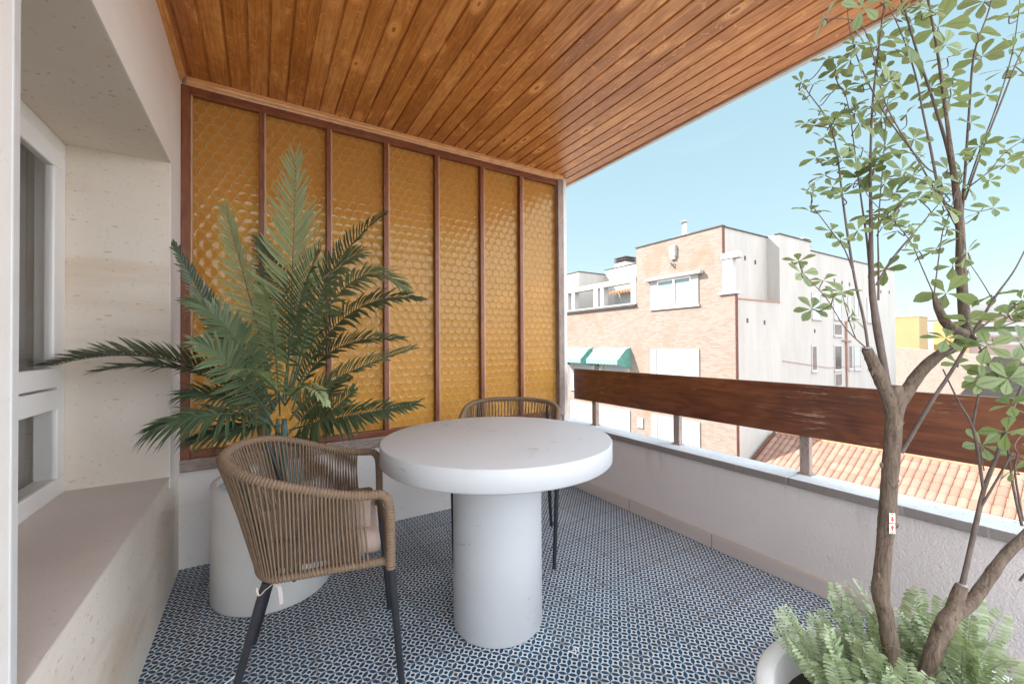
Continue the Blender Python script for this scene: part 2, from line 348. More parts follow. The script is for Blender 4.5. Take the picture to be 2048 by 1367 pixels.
# ------------------------------------------------------------------ mesh builder
class MB:
    def __init__(s): s.v = []; s.f = []; s.sm = []; s.mi = []; s.cur = 0
    def add(s, vs, fs, smooth=False):
        o = len(s.v); s.v += [tuple(x) for x in vs]
        s.f += [tuple(i+o for i in q) for q in fs]; s.sm += [smooth]*len(fs); s.mi += [s.cur]*len(fs)
    def box(s, x0, x1, y0, y1, z0, z1):
        v = [(x, y, z) for z in (z0, z1) for y in (y0, y1) for x in (x0, x1)]
        s.add(v, [(0, 2, 3, 1), (4, 5, 7, 6), (0, 1, 5, 4), (1, 3, 7, 5), (3, 2, 6, 7), (2, 0, 4, 6)]); return s
    def tube(s, pts, rad, n=8, smooth=True, caps=True, up=None):
        pts = [Vector(p) for p in pts]
        if not isinstance(rad, (list, tuple)): rad = [rad]*len(pts)
        T0 = (pts[1]-pts[0]).normalized()
        ref = Vector(up) if up else (Vector((0, 0, 1)) if abs(T0.z) < .9 else Vector((1, 0, 0)))
        N = (ref-T0*ref.dot(T0)).normalized(); vs = []; fs = []
        for i, p_ in enumerate(pts):
            if i == 0: T = T0
            elif i == len(pts)-1: T = (pts[i]-pts[i-1]).normalized()
            else:
                T = (pts[i+1]-pts[i-1])
                T = T.normalized() if T.length > 1e-9 else T0
            N = N-T*N.dot(T); N = N.normalized() if N.length > 1e-6 else T.orthogonal().normalized()
            B = T.cross(N); r = rad[i]
            for k_ in range(n):
                a_ = 2*pi*k_/n; vs.append(p_+N*(r*cos(a_))+B*(r*sin(a_)))
        for i in range(len(pts)-1):
            for k_ in range(n):
                a_ = i*n+k_; b_ = i*n+(k_+1) % n; fs.append((a_, b_, b_+n, a_+n))
        s.add(vs, fs, smooth)
        if caps:
            m = (len(pts)-1)*n
            s.add(vs[:n], [tuple(reversed(range(n)))]); s.add(vs[m:m+n], [tuple(range(n))])
        return s
    def lathe(s, prof, cx=0, cy=0, n=64, smooth=True):
        vs = [(cx+r*cos(2*pi*k_/n), cy+r*sin(2*pi*k_/n), z) for r, z in prof for k_ in range(n)]
        fs = [(i*n+k_, i*n+(k_+1) % n, (i+1)*n+(k_+1) % n, (i+1)*n+k_) for i in range(len(prof)-1) for k_ in range(n)]
        s.add(vs, fs, smooth)
        if prof[0][0] > 1e-4: s.add([vs[k_] for k_ in range(n)], [tuple(reversed(range(n)))])
        if prof[-1][0] > 1e-4: s.add(vs[-n:], [tuple(range(n))])
        return s
    def quad(s, *p): s.add(p, [tuple(range(len(p)))]); return s
    def build(s, name, mats, parent=None, bevel=0., loc=None):
        me = bpy.data.meshes.new(name); me.from_pydata(s.v, [], s.f); me.update()
        if not isinstance(mats, (list, tuple)): mats = [mats]
        for m in mats: me.materials.append(M[m])
        me.polygons.foreach_set('use_smooth', s.sm)
        if len(mats) > 1: me.polygons.foreach_set('material_index', s.mi)
        o = bpy.data.objects.new(name, me); COL.objects.link(o)
        if parent: o.parent = parent
        if loc: o.location = loc
        if bevel:
            md = o.modifiers.new('bevel', 'BEVEL'); md.width = bevel; md.segments = 2; md.limit_method = 'ANGLE'; md.angle_limit = radians(40)
        return o
def bx(name, mat, parent, *b, bevel=0.): return MB().box(*b).build(name, mat, parent, bevel)
def tag(o, label=None, cat=None, group=None, kind=None):
    for k_, v_ in (('label', label), ('category', cat), ('group', group), ('kind', kind)):
        if v_: o[k_] = v_
    return o
def thing(name, label, cat, loc=(0, 0, 0), rz=0., group=None):
    o = bpy.data.objects.new(name, None); COL.objects.link(o); o.location = loc; o.rotation_euler = (0, 0, rz); o.empty_display_size = .1
    return tag(o, label, cat, group)
def copy_tree(o, parent=None):
    c = o.copy(); COL.objects.link(c)
    if parent: c.parent = parent
    for ch in list(o.children): copy_tree(ch, c)
    return c
def spline(pts, n=6):        # Catmull-Rom through tuples of equal length
    out = []; P = [pts[0]]+list(pts)+[pts[-1]]
    for i in range(1, len(P)-2):
        for j in range(n):
            t = j/n; r = []
            for a_, b_, c_, d_ in zip(P[i-1], P[i], P[i+1], P[i+2]):
                r.append(.5*(2*b_+(c_-a_)*t+(2*a_-5*b_+4*c_-d_)*t*t+(3*b_-a_-3*c_+d_)*t**3))
            out.append(tuple(r))
    out.append(tuple(pts[-1])); return out

# ------------------------------------------------------------------ terrace shell
YB, YF = -.16, 4.75       # how far the terrace runs behind the camera / past the screen
tag(MB().box(-L-.02, PX+.03, YB, YF, -.25, 0).build('floor', 'floor_tiles'), kind='structure')

wall = thing('stone_wall', 'beige pitted limestone wall with a deep window niche beside the palm', 'wall')
w = MB()
NX, NY0, NY1, SZ, SO = -.70, 1.043, 2.455, .548, 2.006
w.box(-L-.6, -L, NY0, NY1, -.25, SZ); w.box(-L-.6, -L, NY0, NY1, SO, 2.9)
w.box(-L-.6, -L, YB, NY0, -.25, 2.9); w.box(-L-.6, -L, NY1, YF, -.25, 2.9)
w.build('wall', 'limestone', wall)
bx('building_core', 'white_render', wall, -6, -L-.62, YB, YF, -9.6, 3.1)
bx('window_sill', 'sill_stone', wall, NX+.001, -L+.003, NY0+.002, NY1-.001, SZ+.0005, SZ+.005, bevel=.0015)
pf = MB(); pf.box(-L-.001, -L+.004, NY0+.005, D-.004, SO+.001, ZC-.001); pf.box(-L-.001, -L+.004, NY1+.001, D-.004, .5, SO+.0005); pf.box(-L-.001, -L+.004, YB, 1.0205, .001, ZC-.001)
pf.build('plaster_face', 'smooth_plaster', wall)
bx('corner_trim', 'trim_white', wall, -L-.012, -L+.006, 1.021, 1.047, 0., ZC, bevel=.003)
win = MB()
for b_ in ((NX-.07, NX, NY0, NY1, SZ+.001, .622), (NX-.07, NX, NY0, NY1, 1.948, SO-.001), (NX-.07, NX, NY1-.072, NY1-.001, .622, 1.948), (NX-.07, NX, NY0+.001, NY0+.072, .622, 1.948), (NX-.068, NX+.004, NY0+.072, NY1-.072, .905, .985)):
    win.box(*b_)
wn = win.build('window', 'pvc_white', wall, bevel=.005)
sa = MB(); y0, y1, z0, z1 = NY0+.09, NY1-.088, .996, 1.936
for b_ in ((NX-.014, NX+.016, y0, y1, z0, z0+.075), (NX-.014, NX+.016, y0, y1, z1-.075, z1), (NX-.014, NX+.016, y1-.075, y1, z0+.075, z1-.075), (NX-.014, NX+.016, y0, y0+.075, z0+.075, z1-.075)): sa.box(*b_)
sa.build('sash', 'pvc_white', wn, bevel=.006)
bx('pane', 'window_glass', wn, NX+.001, NX+.005, y0+.07, y1-.07, z0+.07, z1-.07)
bx('pane', 'window_glass', wn, NX-.016, NX-.012, NY0+.06, NY1-.065, .615, .91)
cu = MB(); cv = []; cf = []
nn = 120
for i in range(nn+1):
    yy = NY0-.05+(NY1-NY0+.03)*i/nn; xx = NX-.135+.024*sin(i*.8)+.016*sin(i*1.9+1)
    cv += [(xx, yy, .5), (xx+.006*sin(i), yy, 2.02)]
cf = [(2*i, 2*i+2, 2*i+3, 2*i+1) for i in range(nn)]
cu.add(cv, cf, True); co_ = cu.build('curtain', 'curtain_fabric')
co_.modifiers.new('thick', 'SOLIDIFY').thickness = .003
tag(co_, 'grey brown pleated curtain hanging behind the window panes', 'curtain')
rm = MB(); rm.box(-2.2, -2.15, NY0-.3, NY1+.3, .3, 2.3)
rm.build('room_back', 'room_dark', wall)

# ceiling: V-jointed boards running along Y, as one moulded sheet with real thickness
ceil = thing('timber_ceiling', 'varnished orange pine plank ceiling over the whole terrace', 'ceiling')
prof = []; bw = .0873; xx = -.3173-bw
xe = 2.312
while xx < xe-.01:
    xa, xb = max(xx, -L), min(xx+bw, xe)
    prof += [(xa, ZC+.009), (xa+.0065, ZC+.009), (xa+.0105, ZC), (xb-.0035, ZC), (xb-.0001, ZC+.005)]
    xx += bw
cm = MB(); vs = []; 
for (x_, z_) in prof: vs += [(x_, YB, z_), (x_, YF, z_)]
cm.add(vs, [(2*i, 2*i+1, 2*i+3, 2*i+2) for i in range(len(prof)-1)])
cm.build('boards', 'ceiling_pine', ceil)
bx('roof_slab', 'white_paint', ceil, -L-.6, xe+.02, YB, YF, ZC+.03, ZC+.32)
fa = MB(); fa.box(xe, xe+.028, YB, YF, ZC-.012, ZC+.30); fa.build('fascia', 'trim_white', ceil, bevel=.004)
def moulding(name, mat, along, a0, a1, base, sgn):
    pr = [(0, 0), (0, -.032), (.006, -.034), (.010, -.028), (.016, -.024), (.020, -.012), (.027, -.008), (.028, 0)]
    m = MB(); vs = []
    for (d_, z_) in pr:
        for t_ in (a0, a1): vs.append((base+sgn*d_, t_, ZC+z_) if along == 'y' else (t_, base+sgn*d_, ZC+z_))
    n_ = len(pr); m.add(vs, [(2*i, 2*((i+1) % n_), 2*((i+1) % n_)+1, 2*i+1) for i in range(n_)]); m.build(name, mat, ceil)
moulding('moulding', 'moulding_pine', 'y', YB, D-.03, -L, 1)
moulding('moulding', 'moulding_pine_x', 'x', -L+.03, 2.17, D, -1)

# low wall and amber glass screen
low = thing('low_wall', 'low white stone wall under the amber glass screen', 'wall')
bx('wall', 'white_stone', low, -L, 2.40, D, D+.12, 0, .503)
bx('sill', 'grey_wood_x', low, -L+.001, 2.135, D-.022, D+.14, .5035, .566, bevel=.006)
scr = thing('glass_screen', 'amber bullseye glass partition in a brown wooden frame behind the palm', 'screen')
fm = MB(); y0, y1 = D-.002, D+.06
fm.box(-.3555, -.316, y0, y1, .567, ZC-.034); fm.build('frame_post', 'frame_wood', scr, bevel=.003)
bx('top_rail', 'frame_wood_x', scr, -.3155, 2.117, y0+.002, y1, 2.484, ZC-.034, bevel=.003)
bx('bottom_rail', 'frame_wood_x', scr, -.3155, 2.117, y0+.004, y1, .567, .604, bevel=.004)
bx('end_post', 'grey_wood', scr, 2.1175, 2.175, y0-.01, y1+.03, .567, ZC-.003, bevel=.004)
bx('edge_strip', 'trim_white', scr, 2.1755, 2.216, y0+.004, y1+.05, .512, ZC-.003, bevel=.004)
mx = [(-.007, .029), (.344, .378), (.690, .729), (1.041, 1.078), (1.397, 1.435), (1.744, 1.782)]
ed = [-.316]+[v for m_ in mx for v in m_]+[2.1175]
for i, (a_, b_) in enumerate(mx):
    r_ = random.uniform(-.002, .002)
    mo = bx('mullion', 'frame_wood', scr, a_, b_-.011, y0-.001+r_, y1-.003, .6045, 2.4835, bevel=.002)
for i in range(7):
    a_, b_ = ed[2*i], ed[2*i+1]
    bd = MB(); bd.box(a_-.0105, a_-.0005, y0+.003, y1-.02, .6045, 2.4835)
    if i: bd.build('glazing_bead', 'bead_wood', scr, bevel=.002)
    else: bd = MB(); bd.box(a_+.0005, a_+.009, y0+.003, y1-.02, .6045, 2.4835); bd.build('glazing_bead', 'bead_wood', scr, bevel=.002)
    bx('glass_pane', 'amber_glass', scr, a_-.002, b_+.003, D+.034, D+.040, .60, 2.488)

# parapet
par = thing('parapet_wall', 'low rendered parapet wall with a grey stone coping along the terrace edge', 'wall')
bx('wall', 'plaster', par, PX, 2.315, YB, YF, -.2, .4685)
yj = [YB, 1.01, 2.26, 3.6, YF]
for a_, b_ in zip(yj[:-1], yj[1:]):
    bx('coping', 'coping', par, PX-.021, 2.335, a_+.0012, b_-.0012, .469, .508, bevel=.004)
bx('skirting', 'skirting', par, PX-.011, PX-.0005, YB, D-.003, .0005, .076, bevel=.0015)
bx('sealant', 'grout_bead', par, PX-.006, PX-.0008, YB, D-.004, .0765, .081)
rail = thing('guard_rail', 'dark red brown worn wooden board railing on short grey posts', 'railing')
bx('board', 'rail_wood', rail, 2.248, 2.276, YB, 2.69, .700, .953, bevel=.004)
for yy in (2.48, 1.715, .985, .23):
    p_ = bx('post', 'grey_wood', rail, 2.2765, 2.309, yy-.022, yy+.022, .5085, .93, bevel=.003)
    bx('base_plate', 'grey_wood', p_, 2.268, 2.318, yy-.032, yy+.032, .5083, .513)

# ------------------------------------------------------------------ table
tb = thing('round_table', 'white round microcement table on a thick cylinder pedestal', 'table', (.858, 1.532, 0))
R = .476
MB().lathe([(.001, .686), (R-.006, .686), (R, .692), (R, .7615), (R-.0015, .765), (R-.005, .766), (.001, .766)], n=128).build('tabletop', 'microcement', tb)
MB().lathe([(.182, .002), (.186, .008), (.186, .6855)], n=96).build('pedestal', 'microcement', tb)

# ------------------------------------------------------------------ woven rope chairs
def u_curve(rear, half, front, hf, n=60):
    """plan of the chair shell, front right -> round the back -> front left (local x forward, y left)"""
    xr = -.03; pts = []
    for i in range(n+1):
        s_ = i/n
        if s_ < .28: q = s_/.28; pts.append((front+(xr-front)*q, -(hf+(half-hf)*q)))
        elif s_ > .72: q = (1-s_)/.28; pts.append((front+(xr-front)*q, hf+(half-hf)*q))
        else:
            a_ = pi*(s_-.28)/.44-pi/2
            ex = abs(cos(a_))**.9
            pts.append((xr-(xr-rear)*ex, half*sin(a_)*1.0))
    return pts
def resample(P, step):
    out = [Vector(P[0])]; acc = 0.
    for a_, b_ in zip(P[:-1], P[1:]):
        a_ = Vector(a_); b_ = Vector(b_); d_ = (b_-a_).length
        if d_ < 1e-9: continue
        while acc+d_ >= step:
            r_ = (step-acc)/d_; a_ = a_.lerp(b_, r_); d_ = (b_-a_).length; out.append(a_.copy()); acc = 0.
        acc += d_
    return out
def wrapped(mb, P, r0, pitch=.0098, n=10):
    q = resample(P, pitch/4); rad = [r0+(0, .0024, .0031, .0024)[i % 4]-.0016 for i in range(len(q))]
    mb.tube(q, rad, n)
def make_chair():
    root = thing('rope_chair', 'brown woven rope armchair with black legs standing left of the white table', 'chair')
    top = u_curve(-.228, .285, .235, .277); bot = u_curve(-.125, .248, .255, .262)
    def zrim(x_): 
        q = min(1, max(0, (.24-x_)/.50)); return .690+.112*(q*q*(3-2*q))
    rim3 = [(x_, y_, zrim(x_)) for x_, y_ in top]
    z0 = .475
    bot3 = [(x_, y_, z0-.012*cos(min(1, abs(y_)/.262)*pi/2)) for x_, y_ in bot]
    full = []
    for a_ in range(0, 1): pass
    def bend(sg):
        b_ = [(.272, sg*.279, z0-.02), (.272, sg*.279, .56), (.270, sg*.2785, .62), (.268, sg*.278, .650), (.260, sg*.278, .674), (.247, sg*.277, .687)]
        return b_
    full = bend(-1)+rim3+list(reversed(bend(1)))
    mb = MB(); wrapped(mb, spline(full, 3), .0140); mb.build('arm_rail', 'rope', root)
    mb = MB(); wrapped(mb, [(.270, -.276, z0)]+bot3+[(.270, .276, z0)], .0125); 
    fx_ = [(.268, -.262, z0), (.280, 0, z0), (.268, .262, z0)]; wrapped(mb, spline(fx_, 8), .011); mb.build('seat_rail', 'rope', root)
    # cords
    n = len(rim3)-1
    def pick(C, s_):
        f_ = s_*n; i = min(n-1, int(f_)); return Vector(C[i]).lerp(Vector(C[i+1]), f_-i)
    mb = MB(); N = 84
    for layer in (0, 1):
        for i in range(N):
            s_ = .055+.89*(i+.5*layer)/(N-1)
            if s_ > .945: continue
            a_ = pick(rim3, s_); sb = .5+(s_-.5)*.985+(.007 if layer else -.007)+random.uniform(-.0012, .0012)
            b_ = pick(bot3, sb)
            out = Vector((a_.x+.03, a_.y, 0)).normalized(); off = .0135 if layer == 0 else -.0120
            a2 = a_+out*off-Vector((0, 0, .002)); b2 = b_+out*off*.8
            m_ = a2.lerp(b2, .5)-out*.004*(1 if layer == 0 else -.6)+Vector((random.uniform(-.0012, .0012), random.uniform(-.0012, .0012), 0))
            mb.tube([a2, a2.lerp(m_, .5)-out*.001, m_, m_.lerp(b2, .5), b2], .0029, 6, caps=False)
    mb.build('rope_back', 'rope', root)
    fr_ = MB()
    for sg in (-1, 1):
        fr_.tube([(-.145, sg*.22, .775), (-.10, sg*.222, .62), (-.06, sg*.21, .47)], .008, 8)
    fr_.tube([(-.11, 0, .452), (.26, 0, .466)], .008, 8); fr_.tube([(0, -.25, .464), (0, .25, .464)], .008, 8)
    fr_.build('inner_frame', 'leg_metal', root)
    for sg in (-1, 1):
        lg = MB(); lg.tube([(.272, sg*.279, .47), (.275, sg*.280, .44), (.312, sg*.262, .004)], [.0125, .0125, .0100], 14); lg.build('leg', 'leg_metal', root)
        lg = MB(); lg.tube([(-.075, sg*.222, .458), (-.085, sg*.222, .43), (-.195, sg*.238, .004)], [.0125, .0125, .0100], 14); lg.build('leg', 'leg_metal', root)
    # seat cushion
    P = u_curve(-.12, .235, .245, .235, 40); rings = []
    for (k_, z_) in ((.0, .492), (.93, .488), (.985, .497), (1., .52), (.985, .545), (.93, .558), (.6, .565), (.0, .566)):
        rings.append([(.03+(x_-.03)*k_, y_*k_, z_) for x_, y_ in P])
    mb = MB(); vs = [v for r_ in rings for v in r_]; m_ = len(P)
    mb.add(vs, [(i*m_+j, i*m_+(j+1) % m_, (i+1)*m_+(j+1) % m_, (i+1)*m_+j) for i in range(len(rings)-1) for j in range(m_)], True)
    mb.build('seat_cushion', 'cushion_fabric', root)
    # loose cushion leaning against the right arm
    vs = []; fs = []; nx, nz = 14, 8
    for side in (0, 1):
        for i in range(nx+1):
            for k_ in range(nz+1):
                a_, b_ = i/nx, k_/nz; puff = .034*(sin(pi*a_)*sin(pi*b_))**.45
                x_ = -.10+.315*a_; zt_ = .100+.012*a_
                y_ = -.205-.022*b_+(puff if side else -puff*.55); vs.append((x_, y_, .566+zt_*b_))
    st_2 = (nx+1)*(nz+1)
    for side in (0, 1):
        for i in range(nx):
            for k_ in range(nz):
                q_ = side*st_2+i*(nz+1)+k_; f_ = (q_, q_+1, q_+nz+2, q_+nz+1); fs.append(f_ if side else f_[::-1])
    mb = MB(); mb.add(vs, fs, True); mb.build('loose_cushion', 'cushion_fabric', root)
    mb = MB()
    def ribbon(P, w_):
        q = [Vector(p_) for p_ in spline(P, 4)]
        u_ = Vector((w_, 0, w_*.3))
        for a_, b_ in zip(q[:-1], q[1:]): mb.quad(a_-u_, a_+u_, b_+u_, b_-u_)
    ribbon([(-.055, -.232, .456), (-.040, -.240, .445), (-.036, -.243, .425), (-.034, -.240, .395)], .0052)
    ribbon([(-.055, -.232, .456), (-.030, -.238, .462), (-.010, -.236, .460), (.004, -.232, .464)], .0022)
    ribbon([(-.055, -.234, .456), (-.075, -.250, .448), (-.090, -.250, .437), (-.098, -.240, .455)], .0022)
    t_ = mb.build('tie', 'tie_fabric', root); t_.modifiers.new('thick', 'SOLIDIFY').thickness = .0015
    return root
ch1 = make_chair(); ch1['group'] = 'rope chairs at the round table'
ch1.location = (.129, 1.627, 0); ch1.rotation_euler = (0, 0, math.atan2(-.175, .985))
ch2 = copy_tree(ch1); ch2.location = (1.273, 2.115, 0); ch2.rotation_euler = (0, 0, math.atan2(-.789, -.614))
ch2['label'] = 'brown woven rope armchair half hidden behind the white round table'

m_ = MB(); q0, q1 = Vector((-.215, 1.66, .0035)), Vector((-.06, 1.755, .0035))
m_.tube([q0, q0.lerp(q1, .5)+Vector((.006, -.006, 0)), q1], .003, 6)
for u_ in (.28, .62): m_.tube([q0.lerp(q1, u_)-Vector((.008, .005, 0)), q0.lerp(q1, u_), q0.lerp(q1, u_)+Vector((.008, .005, 0))], [.003, .0062, .003], 8)
tag(m_.build('plastic_strip', 'pale_plastic'), 'thin pale plastic strip lying on the tiles by the rope chair leg', 'plastic strip')
m_ = MB(); o_ = Vector((.99, 1.205, .004))
m_.tube([o_+Vector(v_) for v_ in spline([(-.03, -.01, 0), (-.01, .01, .006), (.01, -.008, .002), (.022, .012, .010), (.034, .0, .001)], 4)], .0022, 6)
tag(m_.build('plastic_scrap', 'pale_plastic'), 'tiny crumpled clear plastic scrap lying on the tiles before the table', 'plastic scrap')

# ------------------------------------------------------------------ pots
pot = thing('planter_pot', 'tall white cylinder planter holding the palm behind the rope chair', 'planter', (.055, 2.315, 0))
MB().lathe([(.243, .003), (.25, .012), (.25, .523), (.246, .53), (.225, .53), (.222, .525), (.222, .40)], n=96).build('pot', 'pot_white', pot)
MB().lathe([(.2215, .40), (.2215, .505), (.20, .512), (.19, .47), (.001, .455)], n=64).build('liner', 'liner_plastic', pot)
bowl = thing('planter_pot', 'wide white round planter holding the ferns and the tree by the parapet', 'planter', (1.178, .238, 0))
MB().lathe([(.27, .003), (.285, .012), (.352, .335), (.353, .346), (.349, .351), (.318, .351), (.314, .346), (.306, .28)], n=128).build('pot', 'pot_white', bowl)
MB().lathe([(.306, .281), (.25, .292), (.1, .300), (.001, .302)], n=48).build('soil', 'soil', bowl)

# ------------------------------------------------------------------ palm
palm = thing('palm_plant', 'large artificial palm with dark green feathery fronds in the tall white planter', 'palm', (0, 0, 0))
PB = Vector((.055, 2.315, .46))
st_ = MB()
for (dx, dy, tx, ty, tz, r0) in ((-.02, .0, -.03, .0, .36, .019), (.03, -.02, .045, -.03, .34, .022), (.0, .035, .02, .06, .33, .016)):
    p0 = PB+Vector((dx, dy, -.003)); p2 = PB+Vector((tx, ty, tz)); st_.tube([p0, p0.lerp(p2, .5)+Vector((.004, 0, 0)), p2], [r0, r0*.85, r0*.55], 12)
st_.build('trunk', 'palm_trunk', palm)
def frond(base, mid, tip, leaf, facing, light=False, dark=False, npair=26, droop=.25, fold=.35, bare=.18, wid=.0076):
    """base/mid/tip world points; leaf = longest leaflet; facing = direction the upper side looks to"""
    b_, m_, t_ = Vector(base), Vector(mid), Vector(tip)
    c_ = m_*2-(b_+t_)*.5
    def pt(u): return b_*(1-u)**2+c_*(2*u*(1-u))+t_*u*u
    def tg(u): return ((c_-b_)*(2*(1-u))+(t_-c_)*(2*u)).normalized()
    up = Vector(facing).normalized()
    mb = MB(); mb.cur = 1
    mb.tube([pt(i/14) for i in range(15)], [.0052*(1-.78*i/14) for i in range(15)], 6)
    mb.cur = 0
    npair = int(npair*1.3); leaf *= .90
    for i in range(npair):
        q = i/(npair-1); u = bare+(1-bare)*q**.93
        P, T = pt(u), tg(u)
        S_ = T.cross(up); S_ = S_.normalized() if S_.length > 1e-4 else T.orthogonal().normalized()
        Nn = S_.cross(T).normalized()
        ln = leaf*(.42+.58*sin(pi*min(1, .18+.82*q)**.75))*(1 if q < .9 else 1.0)
        ang = radians(62-40*q**1.5)
        for sg in (-1, 1):
            l_ = ln*random.uniform(.86, 1.1); a_ = ang+radians(random.uniform(-6, 6))
            d0 = (T*cos(a_)+S_*(sg*sin(a_))+Nn*(fold+random.uniform(-.12, .12))).normalized()
            wd = Nn.cross(d0).normalized(); wd = (wd*.8+T*.45).normalized()
            g_ = Vector((0, 0, -1))*(droop*random.uniform(.5, 1.6))
            w0 = wid*random.uniform(.85, 1.2)*(.6+.4*ln/leaf); vs = []
            kink = random.uniform(-.12, .12)
            for (s_, ww) in ((0, .45), (.25, .95), (.55, 1.), (.8, .68), (1., .05)):
                pp = P+d0*(l_*s_)+g_*(l_*s_*s_)+T*(l_*s_*s_*.16)+S_*(kink*l_*s_*s_)
                vs += [pp-wd*(w0*ww)+Nn*(.0022*ww), pp, pp+wd*(w0*ww)+Nn*(.0022*ww)]
            fs = []
            for k_ in range(4):
                o_ = 3*k_; fs += [(o_, o_+1, o_+4, o_+3), (o_+1, o_+2, o_+5, o_+4)]
            mb.add(vs, fs, True)
    return mb.build('frond', ['palm_leaf_light' if light else ('palm_leaf_dark' if dark else 'palm_leaf'), 'palm_stem'], palm)
cam_dir = -Fv
def F(b_, m_, t_, leaf, face=(0, 0, 1), toward=.6, **kw):
    P = [dep(*b_), dep(*m_), dep(*t_)]
    fc = Vector(face)*(1-toward)+(cam_dir+Vector((0, 0, .25)))*toward
    frond(*P, leaf, fc, **kw)
C0 = 2.0
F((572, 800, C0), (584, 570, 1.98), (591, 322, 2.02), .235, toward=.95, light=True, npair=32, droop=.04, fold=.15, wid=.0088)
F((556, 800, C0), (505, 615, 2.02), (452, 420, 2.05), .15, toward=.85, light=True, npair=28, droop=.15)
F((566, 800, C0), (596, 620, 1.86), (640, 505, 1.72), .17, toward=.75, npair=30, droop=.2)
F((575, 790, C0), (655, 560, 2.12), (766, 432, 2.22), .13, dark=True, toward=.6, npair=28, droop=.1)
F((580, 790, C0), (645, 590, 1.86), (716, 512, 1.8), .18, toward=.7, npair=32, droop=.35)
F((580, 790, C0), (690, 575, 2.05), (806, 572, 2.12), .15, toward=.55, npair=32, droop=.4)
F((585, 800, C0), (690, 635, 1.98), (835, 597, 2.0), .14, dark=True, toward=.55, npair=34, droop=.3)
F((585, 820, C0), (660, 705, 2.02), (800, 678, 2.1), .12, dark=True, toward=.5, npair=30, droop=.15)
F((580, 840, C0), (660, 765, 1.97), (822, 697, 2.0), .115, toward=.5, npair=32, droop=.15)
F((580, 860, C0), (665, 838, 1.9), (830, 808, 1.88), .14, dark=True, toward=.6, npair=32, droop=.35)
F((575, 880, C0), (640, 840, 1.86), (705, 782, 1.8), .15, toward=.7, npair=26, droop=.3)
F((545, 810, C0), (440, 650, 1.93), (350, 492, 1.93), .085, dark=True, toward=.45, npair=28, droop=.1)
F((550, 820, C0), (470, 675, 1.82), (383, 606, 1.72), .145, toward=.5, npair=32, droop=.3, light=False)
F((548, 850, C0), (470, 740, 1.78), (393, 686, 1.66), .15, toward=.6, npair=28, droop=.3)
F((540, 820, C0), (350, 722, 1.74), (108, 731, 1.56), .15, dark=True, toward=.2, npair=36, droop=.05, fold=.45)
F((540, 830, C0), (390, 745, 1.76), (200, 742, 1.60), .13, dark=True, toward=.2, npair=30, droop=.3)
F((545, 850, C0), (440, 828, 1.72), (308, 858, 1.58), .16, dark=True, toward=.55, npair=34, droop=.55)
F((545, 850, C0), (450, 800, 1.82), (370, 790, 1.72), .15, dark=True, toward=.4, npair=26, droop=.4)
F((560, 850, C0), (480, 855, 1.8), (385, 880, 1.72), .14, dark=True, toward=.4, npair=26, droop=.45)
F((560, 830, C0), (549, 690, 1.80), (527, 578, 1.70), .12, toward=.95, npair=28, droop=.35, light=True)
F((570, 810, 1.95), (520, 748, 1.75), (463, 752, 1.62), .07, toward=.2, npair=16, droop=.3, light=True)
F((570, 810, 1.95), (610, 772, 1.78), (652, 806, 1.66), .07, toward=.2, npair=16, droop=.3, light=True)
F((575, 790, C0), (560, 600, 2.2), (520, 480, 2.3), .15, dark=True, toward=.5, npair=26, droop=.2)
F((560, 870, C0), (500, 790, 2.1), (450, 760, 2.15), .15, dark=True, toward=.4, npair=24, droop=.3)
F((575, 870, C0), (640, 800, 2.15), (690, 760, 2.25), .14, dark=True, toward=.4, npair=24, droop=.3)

# ------------------------------------------------------------------ tree
tree = thing('potted_tree', 'slender artificial tree with whorled leaves and a forked trunk in the wide white planter', 'tree')
T0 = .95
branch_pts = []; RS = .70
def limb(mb, pts, n=10, knob=.0, sub=5, RS=.70):
    """pts: (px, py, depth, radius in photo pixels)"""
    P = []; 
    for (px, py, t, r) in pts:
        w_ = dep(px, py, t); P.append((w_.x, w_.y, w_.z, r*RS*t/FOC))
    Q = spline(P, sub); pos = [Vector(q_[:3]) for q_ in Q]
    rad = [q_[3]*(1+random.uniform(-knob, knob)) for q_ in Q]
    mb.tube(pos, rad, n); branch_pts.extend(pos)
    return pos, rad
tr_ = MB()
limb(tr_, RS=.45, n=18, knob=.05, sub=6, pts=[(1792, 1392, T0, 33), (1782, 1300, T0, 32), (1768, 1215, T0, 30), (1761, 1185, T0, 32), (1769, 1090, T0, 29), (1774, 1040, T0, 33), (1779, 960, T0, 30), (1786, 870, T0, 31), (1789, 800, T0, 33), (1790, 770, T0, 27)])
limb(tr_, [(1787, 852, T0, 24), (1779, 800, T0, 29), (1764, 765, T0, 26), (1745, 722, T0, 24), (1733, 697, T0, 19)], 14, .05, 5, .45)
limb(tr_, [(1788, 856, T0, 24), (1795, 815, T0, 30), (1812, 785, T0, 28), (1842, 742, T0, 27), (1880, 708, T0, 23), (1912, 692, T0, 21), (1930, 660, T0, 24), (1927, 612, T0, 21), (1922, 540, T0, 20), (1921, 470, T0, 17), (1916, 410, T0, 16), (1905, 330, T0, 11), (1895, 250, T0, 8), (1886, 180, T0, 7), (1871, 80, T0, 5), (1856, 0, T0, 5), (1840, -90, T0, 4)], 14, .04, 5, .40)
limb(tr_, [(1928, 668, T0, 22), (1896, 650, T0-.02, 19), (1876, 615, T0-.03, 14), (1868, 585, T0-.03, 6)], 12, .05, 5, .46)
limb(tr_, [(1842, 1400, .93, 27), (1862, 1320, .93, 27), (1886, 1258, .93, 29), (1904, 1228, .93, 27), (1940, 1205, .93, 21), (1972, 1163, .93, 20), (2012, 1108, .92, 17), (2065, 1055, .91, 15), (2110, 990, .9, 13)], 14, .05, 5, .52)
limb(tr_, [(1896, 1248, .93, 22), (1910, 1205, .93, 21), (1924, 1170, .93, 18)], 12, .05, 5, .54)
